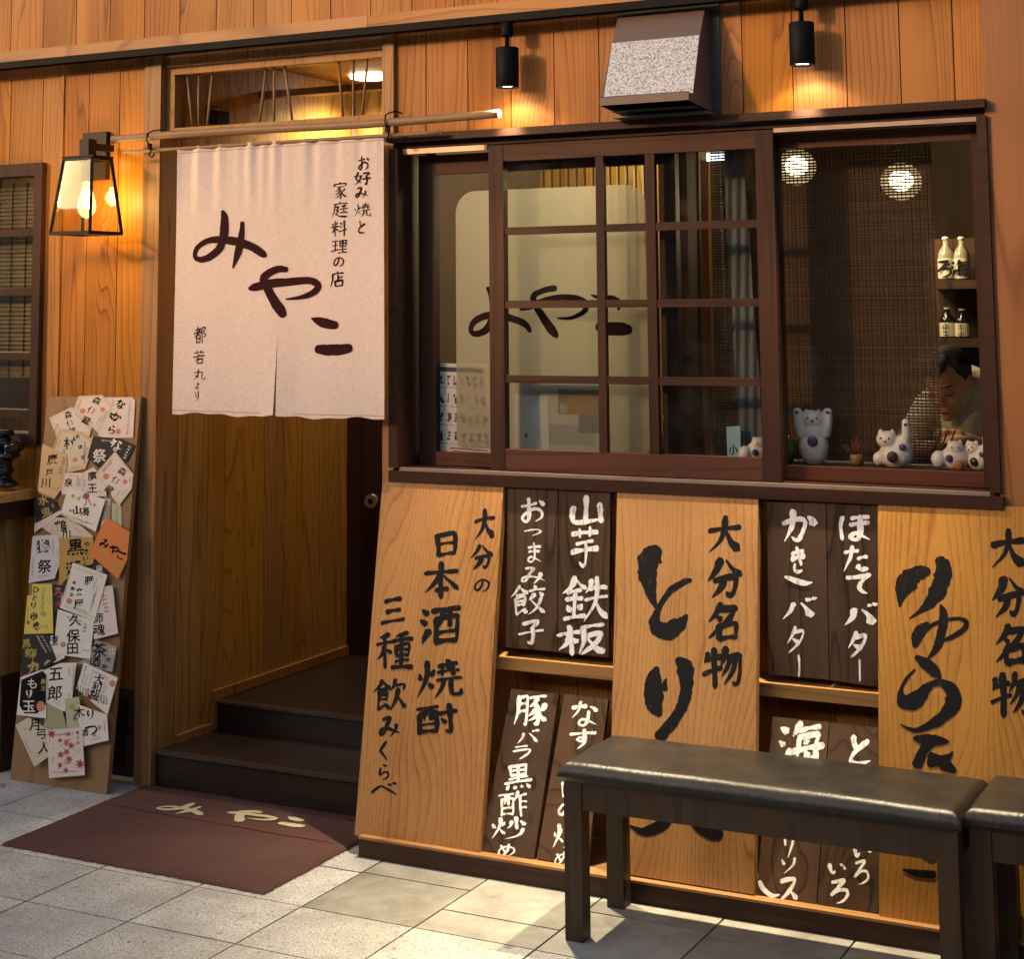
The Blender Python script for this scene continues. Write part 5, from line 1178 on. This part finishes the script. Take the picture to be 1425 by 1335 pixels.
# dark cloth beside it
q = [(1006, 205), (1034, 205), (1064, 640), (1030, 640)]
fm = quadmap(q, lambda px, py, off: Vector((W(px, py, .165).x, .165+.006*math.sin(px*.5+py*.004), W(px, py, .165).z)))
mb = MB(); mb.grid(lambda u, v: fm(u*100, v*100, 0), 24, 30)
def mk_grey():
    t = NT('grey_gauze'); h = t.noise(t.obj((500, 500, 30)), 1, 2, .7)
    return t.done(t.bsdf(t.mix(h, rgb(.05, .055, .06), rgb(.20, .21, .22)), .9, 0, .1))
o = mb.build('gauze_curtain', mk_grey(), None); settle(o, W(1045, 640, .165)); tag(o, 'grey gauze strip hanging slanted behind the middle sash', 'curtain')
# papers on the yellow panel
q = [(986, 225), (1000, 225), (1014, 600), (986, 600)]
mb = MB(); pl = wallp(.5); mb.hexa([pl.at(*p)+Vector((0, .02, 0)) for p in q], [pl.at(*p) for p in q])
o = mb.build('notice_panel', plain('yellow_panel', (.34, .27, .12), .7), None); settle(o, pl.at(1000, 600)); tag(o, 'narrow yellowish panel behind the pale post in the middle sash', 'panel')

# posters
def sheet(name, label, q, y, col, cells, cat='poster'):
    pl = wallp(y); mb = MB(); mb.hexa([pl.at(*p)+Vector((0, .00018, 0)) for p in q], [pl.at(*p) for p in q])
    o = mb.build(name, plain(name+'_paper', col, .6, 0, .3, .06, 20), None); base = (pl.at(*q[2])+pl.at(*q[3]))/2; settle(o, base); tag(o, label, cat)
    mats = [plain('print_'+str(i), c, .6, 0, .3, .6, 160) for i, c in enumerate(((.08, .05, .14), (.05, .045, .06), (.40, .06, .07), (.42, .27, .15), (.46, .42, .38), (.30, .25, .23)))]
    mb = MB(); fm = quadmap(q, lambda px, py, off: pl.at(px, py, off))
    for i, (u0, v0, u1, v1, k) in enumerate(cells): o_ = .00012+(i % 8)*.00003; mb.mi = k; mb.face([fm(u0, v0, o_), fm(u1, v0, o_), fm(u1, v1, o_), fm(u0, v1, o_)])
    mb.build('print', mats, o)
cells = [(2, 4, 92, 9, 0)]
for r_ in range(4):
    for c_ in range(7):
        for d_ in range(3): cells.append((4+c_*13+rnd()*3, 13+r_*20+d_*3.4, 8+c_*13+rnd()*6, 15+r_*20+d_*3.4+rnd()*2, int(rnd()*2.4)))
    for c_ in range(9): cells.append((4+c_*10, 25.5+r_*20, 4+c_*10+4+rnd()*4, 26.8+r_*20, 2 if c_ % 3 == 0 else 4))
for r_ in range(3): cells.append((20+rnd()*8, 90+r_*3, 80+rnd()*15, 91.4+r_*3, 2))
sheet('menu_poster', 'white menu poster with rows of small photos, standing half behind the frosted film', [(609, 505), (677, 508), (691, 641), (608, 634)], .0793, (.78, .72, .72), cells)
sheet('photo_poster', 'brownish photo poster before the frosted film, its haze painted in pale colours', [(712, 532), (840, 536), (842, 630), (712, 627)], .0766, (.60, .52, .43), [(10, 60, 90, 90, 4), (50, 8, 95, 45, 3), (72, 45, 98, 72, 5), (52, 10, 62, 22, 5), (52, 30, 60, 44, 4)])  # lies before the film; frosted haze is painted as low-contrast colours
sheet('price_card', 'plain pale card in front of the photo poster and the frosted film', [(716, 548), (762, 551), (764, 626), (716, 623)], .0756, (.80, .73, .68), [(30, 72, 38, 80, 2)], 'card')
sheet('blue_card', 'small pale blue card standing on the inner sill beside the gauze curtain', [(1011, 594), (1030, 593), (1031, 636), (1012, 635)], .13, (.30, .52, .66), [], 'card')
mb = MB(); pl = wallp(.129); glyph(mb, '小', boxq(1014, 618, 1027, 634), lambda px, py, off: pl.at(px, py, off), .0002, 10)
mb.build('lettering', M['ink'], [o for o in COL.objects if o.name == 'blue_card'][0])

# ------------------------------------------------------------------ figures on the inner sill
M['ceramic'] = plain('white_glazed_clay', (.84, .74, .72), .30, 0, .5, .05, 30)
M['eye'] = plain('painted_eye', (.03, .02, .02), .4); M['violet'] = plain('violet_paint', (.10, .06, .18), .4); M['ora'] = plain('orange_paint', (.50, .16, .04), .4)
def cat(px, py, y, s, pose, label, turn=0):
    base = W(px, py, y); base.z = sillz
    o = thing('lucky_cat', label, 'cat figurine', base, 'clay lucky cats on the inner sill')
    A = R_(13+turn); rt = Vector((math.cos(A), math.sin(A), 0)); fw = Vector((math.sin(A), -math.cos(A), 0))
    def p(x, f, z): return base+rt*(x*s)+fw*(f*s)+Vector((0, 0, z*s))
    mb = MB(); rm = Matrix((rt, -fw, Vector((0, 0, 1)))).transposed()
    marks = []
    if pose == 'both':
        mb.ball(p(0, 0, .30), .27*s, .23*s, .36*s, 20, rm); mb.ball(p(0, 0, .55), .235*s, .2*s, .3*s, 20, rm); mb.ball(p(0, .04, .80), .20*s, .17*s, .17*s, 20, rm)
        for k in (-1, 1):
            mb.tube([p(k*.20, .02, .50), p(k*.26, .05, .75), p(k*.27, .06, .93)], [.11*s, .098*s, .085*s], 12); mb.ball(p(k*.27, .06, .94), .092*s, .085*s, .075*s, 12)
            mb.lathe(p(k*.11, .04, .92), [(.06*s, 0), (.004*s, .09*s)], 8)
            marks += [(p(k*.08, .215, .83), .020, 'k'), (p(k*.275, .148, .93), .03, 'k')]
        marks += [(p(0, .215, .775), .030, 'r'), (p(0, .245, .42), .10, 'v'), (p(0, .25, .44), .055, 'r')]
    elif pose == 'one':
        mb.ball(p(0, 0, .24), .36*s, .28*s, .28*s, 20, rm); mb.ball(p(.10, 0, .40), .26*s, .22*s, .25*s, 20, rm); mb.ball(p(-.16, .08, .56), .22*s, .19*s, .18*s, 20, rm)
        mb.tube([p(.18, .04, .40), p(.25, .08, .70), p(.25, .10, .93)], [.12*s, .10*s, .085*s], 12); mb.ball(p(.25, .10, .93), .09*s, .085*s, .075*s, 12)
        for k in (-1, 1):
            mb.lathe(p(-.16+k*.12, .07, .70), [(.07*s, 0), (.004*s, .10*s)], 8); marks += [(p(-.17+k*.085, .265, .60), .022, 'k')]
        mb.ball(p(-.34, .02, .16), .14*s, .13*s, .15*s, 12)
        marks += [(p(-.17, .275, .53), .026, 'r'), (p(.25, .19, .88), .032, 'k'), (p(-.02, .285, .22), .12, 'k'), (p(.18, .235, .42), .075, 'v'), (p(.02, .30, .23), .05, 'w')]
    else:
        mb.ball(p(.12, 0, .30), .40*s, .30*s, .34*s, 20, rm); mb.ball(p(.12, .10, .56), .24*s, .20*s, .20*s, 20, rm); mb.ball(p(-.32, .06, .26), .22*s, .2*s, .24*s, 16, rm)
        for k in (-1, 1): mb.lathe(p(.12+k*.14, .10, .70), [(.08*s, 0), (.005*s, .12*s)], 8); marks += [(p(.12+k*.09, .30, .60), .024, 'k')]
        marks += [(p(-.05, .29, .30), .11, 'v'), (p(.20, .285, .12), .14, 'o'), (p(-.05, .31, .31), .045, 'w')]
    remesh(mb, 'body', M['ceramic'], o, max(.0022, s*.02), 3)
    mb = MB(); ix = {'k': 0, 'r': 1, 'v': 2, 'o': 3, 'w': 4}
    for c, r, k in marks: mb.mi = ix[k]; mb.ball(c, r*s, r*s*.45, r*s, 10, rm)
    mb.build('painted_mark', [M['eye'], RED, M['violet'], M['ora'], PALE], o)
cat(1133, 645, .125, .170, 'both', 'clay lucky cat raising both paws, tallest on the inner sill')
cat(1247, 650, .125, .145, 'one', 'clay lucky cat raising one paw in front of the blind', -8)
cat(1324, 655, .125, .108, 'low', 'low clay cat with an orange mark under the person at the window')
cat(1364, 656, .135, .110, 'one', 'clay cat half hidden behind the stile at the end of the window', -30)
cat(1050, 637, .14, .098, 'low', 'pinkish clay cat beside the small blue card', 20)
c = W(1092, 645, .14); mb = MB(); mb.lathe((c.x, .14, sillz), [(.022, 0), (.036, .015), (.042, .04), (.034, .068), (.016, .082), (.004, .086)], 24)
o = mb.build('ceramic_bud', plain('green_glaze', (.16, .22, .06), .35), None); settle(o, (c.x, .14, sillz)); tag(o, 'green ceramic bud beside the cat with both paws raised', 'ornament')
c = W(1193, 648, .13); PT = thing('potted_sprig', 'tiny pot with red berry twigs between the two upright cats', 'plant', (c.x, .13, sillz))
mb = MB(); mb.lathe((c.x, .13, sillz), [(.014, 0), (.020, .008), (.021, .028), (.018, .033)], 18); mb.build('pot', plain('ochre_pot', (.30, .18, .06), .4), PT)
mb = MB()
for k in range(26):
    a = rnd()*6.28; el = .35+rnd()*1.1; L = .03+.022*rnd(); d = Vector((math.cos(a)*math.cos(el), math.sin(a)*math.cos(el), math.sin(el)))*L; s0 = Vector((c.x, .13, sillz+.03))
    mb.tube([s0, s0+d], .0012, 5); mb.ball(s0+d, .0034, .0034, .0034, 6)
mb.build('twigs', plain('red_twig', (.22, .05, .03), .6), PT)
c = W(927, 636, .14); mb = MB(); mb.lathe((c.x, .14, sillz), [(.012, 0), (.013, .06), (.006, .09), (.006, .115)], 14); mb.mi = 1; mb.lathe((c.x, .14, sillz+.1155), [(.0075, 0), (.0075, .022)], 12)
o = mb.build('sauce_bottle', [plain('red_bottle', (.16, .03, .03), .3), PALE], None); settle(o, (c.x, .14, sillz)); tag(o, 'slim red bottle with a pale cap on the inner sill by the dark post', 'bottle')

# ------------------------------------------------------------------ bottle shelves and bottles
sy = 1.75
SH = thing('bottle_shelf', 'dark shelves on the far wall holding four bottles', 'shelf', (W(1330, 470, sy).x, sy, W(1330, 470, sy).z-.1))
for py in (390, 470.5):
    a, b = W(1286, py, sy-.08), W(1366, py, sy-.08); mb = MB(); mb.box(a.x, b.x+.1, sy-.09, sy+.14, a.z-.035, a.z-.001); mb.build('shelf_plank', M['darkboard'], SH)
a, b = W(1280, 400, sy), W(1380, 400, sy)
mb = MB(); mb.box(a.x, b.x+.1, sy+.1405, sy+.17, W(1330, 480, sy).z-.1, W(1330, 330, sy).z); mb.build('back_board', M['darkboard'], SH)
def bottle(px, base, top, w_, gl, labc, txt, label):
    b = W(px, base, sy-.06); t_ = W(px, top, sy-.06); x, z0_, h = b.x, b.z, t_.z-b.z; y = sy-.02; r = w_
    o = thing('drink_bottle', label, 'bottle', (x, y, z0_), 'bottles on the shelves behind the blind')
    mb = MB(); mb.lathe((x, y, z0_), [(r*.9, 0), (r, .006), (r, h*.58), (r*.8, h*.68), (r*.36, h*.80), (r*.33, h*.93)], 20); mb.build('glass', gl, o)
    mb = MB(); mb.lathe((x, y, z0_+h*.932), [(r*.42, 0), (r*.42, h*.068)], 14); mb.build('cap', PALE, o)
    mb = MB(); n = 10
    q_ = [(x+(r+.0012)*math.sin(a), y-(r+.0012)*math.cos(a)) for a in [(-1.25+2.5*i/n) for i in range(n+1)]]
    for (xa, ya), (xb, yb_) in zip(q_, q_[1:]): mb.face([(xa, ya, z0_+h*.04), (xb, yb_, z0_+h*.04), (xb, yb_, z0_+h*.5), (xa, ya, z0_+h*.5)])
    lb = mb.build('label', labc, o); mb = MB()
    for i, ch in enumerate(txt):
        hh = h*.46/len(txt); zc = z0_+h*.49-hh*(i+.5)
        def sfq(u, v, off, zc=zc, hh=hh): return Vector((x+(u-50)/100*hh*.95, y-r-.004-off*2-.001, zc-(v-50)/100*hh*.9))
        for k, s in enumerate(GL.get(ch, 'h 10,30 90,30;v 50,10 50,90;h 10,80 90,80').split(';')):
            P_ = spline([tuple(float(c) for c in q2.split(',')) for q2 in s[2:].split()]); n2 = len(P_)-1
            put_stroke(mb, [(a, b2, 13*interp(PROF[s[0]], j/n2)) for j, (a, b2) in enumerate(P_)], sfq, 0, k)
    mb.build('lettering', M['ink'], lb)
cg = plain('clear_bottle_glass', (.30, .28, .20), .12, 0, .6); dg_ = plain('dark_bottle_glass', (.012, .010, .008), .1, 0, .6); lc = plain('bottle_label', (.66, .60, .46), .6)
bottle(1314.5, 389.5, 329, .032, cg, lc, 'ろ', 'clear bottle on the upper shelf, its label showing one simple character')
bottle(1336.5, 389.5, 329, .032, cg, lc, '海', 'clear bottle on the upper shelf, its label showing a dense character')
bottle(1316, 470, 428, .030, dg_, lc, '山田', 'dark bottle on the lower shelf against the blind')
bottle(1337, 470, 430, .030, dg_, lc, '小山', 'dark bottle with a pale cap on the lower shelf by the window stile')

# ------------------------------------------------------------------ person working behind the window
py_ = 1.05
H = W(1320, 533, py_)
PS = thing('person', 'person in a pale work shirt bending over their work behind the window', 'person', (H.x+.12, py_+.25, .20))
tocam = (CAM-H).normalized(); f = (tocam+Vector((-.42, 0, -.62))).normalized()
rt = f.cross(Vector((0, 0, 1))).normalized(); rt = -rt if rt.x < 0 else rt
up = rt.cross(-f).normalized(); up = -up if up.z < 0 else up
RM = Matrix((rt, -f, up)).transposed()
def hp(x, y, z): return H+rt*x+f*y+up*z
hip = Vector((H.x+.16, py_+.30, 1.02)); chest = Vector((H.x+.12, py_+.14, 1.30)); neck0 = Vector((H.x+.045, py_+.075, 1.42)); sR = Vector((H.x+.235, py_+.06, 1.345)); sL = Vector((H.x-.10, py_+.16, 1.34))
eR = Vector((H.x+.26, py_-.13, 1.16)); hR = W(1342, 612, py_-.28); eL = Vector((H.x-.17, py_-.05, 1.15)); hL = W(1318, 616, py_-.30)
def bodyshapes(mb, g, skin):
    mb.tube([hip+Vector((0, 0, -.05)), hip+Vector((0, 0, .08)), chest, chest.lerp(neck0, .55)], [.15*g, .145*g, .165*g, .12*g], 18)
    mb.ball(chest+Vector((0, 0, .0)), .19*g, .125*g, .15*g, 18); mb.tube([sL, sL.lerp(sR, .5)+Vector((0, 0, .04)), sR], [.065*g, .085*g, .07*g], 14)
    for s_, e_, h_ in ((sR, eR, hR), (sL, eL, hL)):
        mb.tube([s_, s_.lerp(e_, .5), e_], [.062*g, .055*g, .045*g], 14); mb.ball(e_, .046*g, .046*g, .046*g, 12)
        if skin: mb.tube([e_, e_.lerp(h_, .4), h_], [.042, .038, .027], 12)
        else: mb.tube([e_, e_.lerp(h_, .55)], [.05, .047], 12)
        if skin:
            d = (h_-e_).normalized(); sd_ = d.cross(Vector((0, 0, 1))).normalized(); dn = Vector((0, 0, -1))
            mb.ball(h_+d*.045, .038, .05, .018, 14)
            for k in range(4):
                b0 = h_+d*.075+sd_*(.024-.016*k); L = (.034, .040, .038, .030)[k]
                mb.tube([b0, b0+d*L*.7+dn*.006, b0+d*L+dn*.026, b0+d*L*.8+dn*.045], [.0095, .0088, .008, .0068], 8)
            b0 = h_+d*.03+sd_*.034; mb.tube([b0, b0+d*.028+sd_*.016+dn*.012, b0+d*.05+sd_*.01+dn*.022], [.012, .010, .008], 8)
mb = MB()
mb.ball(hp(0, 0, .02), .074, .092, .098, 22, RM); mb.ball(hp(0, .03, -.045), .056, .062, .066, 18, RM); mb.ball(hp(0, .075, -.088), .024, .022, .02, 12, RM)
mb.tube([hp(0, .082, .02), hp(0, .105, -.022)], [.010, .016], 10); mb.ball(hp(.012, .098, -.026), .011, .011, .009, 8); mb.ball(hp(-.012, .098, -.026), .011, .011, .009, 8)
for k in (-1, 1):
    mb.ball(hp(k*.076, -.012, -.005), .010, .022, .032, 10, RM); mb.tube([hp(k*.012, .088, .030), hp(k*.045, .078, .032)], .009, 8); mb.ball(hp(k*.038, .066, -.022), .022, .018, .018, 10, RM)
mb.ball(hp(0, .086, -.055), .020, .012, .007, 10, RM); mb.ball(hp(0, .083, -.068), .018, .012, .008, 10, RM)
mb.tube([hp(0, -.02, -.06), neck0, chest], [.055, .06, .08], 14)
bodyshapes(mb, .90, True)
for k in (-1, 1):
    fx = Vector((hip.x+k*.10, hip.y, .235)); mb.tube([hip+Vector((k*.08, 0, 0)), Vector((hip.x+k*.09, hip.y-.02, .62)), fx+Vector((0, .02, .03))], [.09, .058, .038], 12); mb.ball(fx+Vector((0, -.06, .0)), .042, .11, .034, 12)
M['skin'] = plain('skin', (.56, .30, .19), .5, 0, .4, .1, 20)
remesh(mb, 'body', M['skin'], PS, .0075, 2)
mb = MB(); mb.ball(hp(0, -.022, .034), .080, .096, .094, 20, RM)
for k in range(6):
    x = -.075+.018*k; mb.tube([hp(x*.8+.01, .02, .116), hp(x*1.0+.005, .066, .100), hp(x*1.1-.01, .086-abs(x)*.25, .076)], [.022, .014, .005], 8)
bmesh.ops.bisect_plane(mb.bm, geom=mb.bm.verts[:]+mb.bm.edges[:]+mb.bm.faces[:], plane_co=hp(0, .062, .04), plane_no=(f*.8-up*.6), clear_outer=True)
mb.build('hair', plain('dark_hair', (.012, .009, .008), .7, 0, .12, .3, 90, .6, 300), PS)
M['shirt'] = plain('pale_shirt', (.42, .41, .33), .85, 0, .2, .12, 10, .3, 30)
mb = MB(); bodyshapes(mb, 1.06, False)
mb.tube([neck0+Vector((-.05, -.05, .0)), neck0+Vector((.0, -.085, -.05)), neck0+Vector((.05, -.05, .01)), neck0+Vector((.06, .03, .03)), neck0+Vector((-.01, .08, .05))], .024, 10)
remesh(mb, 'shirt', M['shirt'], PS, .009, 3)
mb = MB(); mb.tube([hip+Vector((0, 0, .05)), hip+Vector((0, 0, -.08))], [.155, .165], 16)
for k in (-1, 1): mb.tube([hip+Vector((k*.08, 0, -.05)), Vector((hip.x+k*.09, hip.y-.02, .62)), Vector((hip.x+k*.10, hip.y+.02, .27))], [.10, .075, .065], 14)
remesh(mb, 'trousers', plain('dark_trousers', (.02, .02, .025), .8), PS, .012, 2)
mb = MB()
for k in (-1, 1):
    mb.tube([hp(k*.016, .098, .040), hp(k*.036, .094, .046), hp(k*.058, .078, .038)], [.0035, .0045, .002], 6)
    mb.tube([hp(k*.020, .094, .008), hp(k*.036, .092, .005), hp(k*.052, .080, .008)], [.0022, .003, .002], 6)
mb.tube([hp(-.018, .098, -.062), hp(0, .101, -.060), hp(.018, .098, -.062)], .0018, 6)
mb.build('brow_and_eyelid', M['eye'], PS)
c = (hR+hL)/2+Vector((0, -.12, .0))
mb = MB()
for k in range(3): mb.bar(c+Vector((-.05+.022*k, 0, -.03)), c+Vector((-.015+.022*k, -.01, .045)), .005, .004)  # golden bars stand in for glints off chopsticks
o = mb.build('chopstick_glints', plain('golden', (.60, .42, .14), .25, .9), None); settle(o, c); tag(o, 'shiny brass tongs held by the person behind the window', 'chopsticks')
mb = MB(); mb.box(-2.2, -.45, .33, .36+.5, 1.02, 1.06)
o = mb.build('kitchen_counter', M['darkboard'], None); settle(o, (-1.3, .6, 1.02)); tag(o, 'dark work counter under the hands of the person', 'counter')
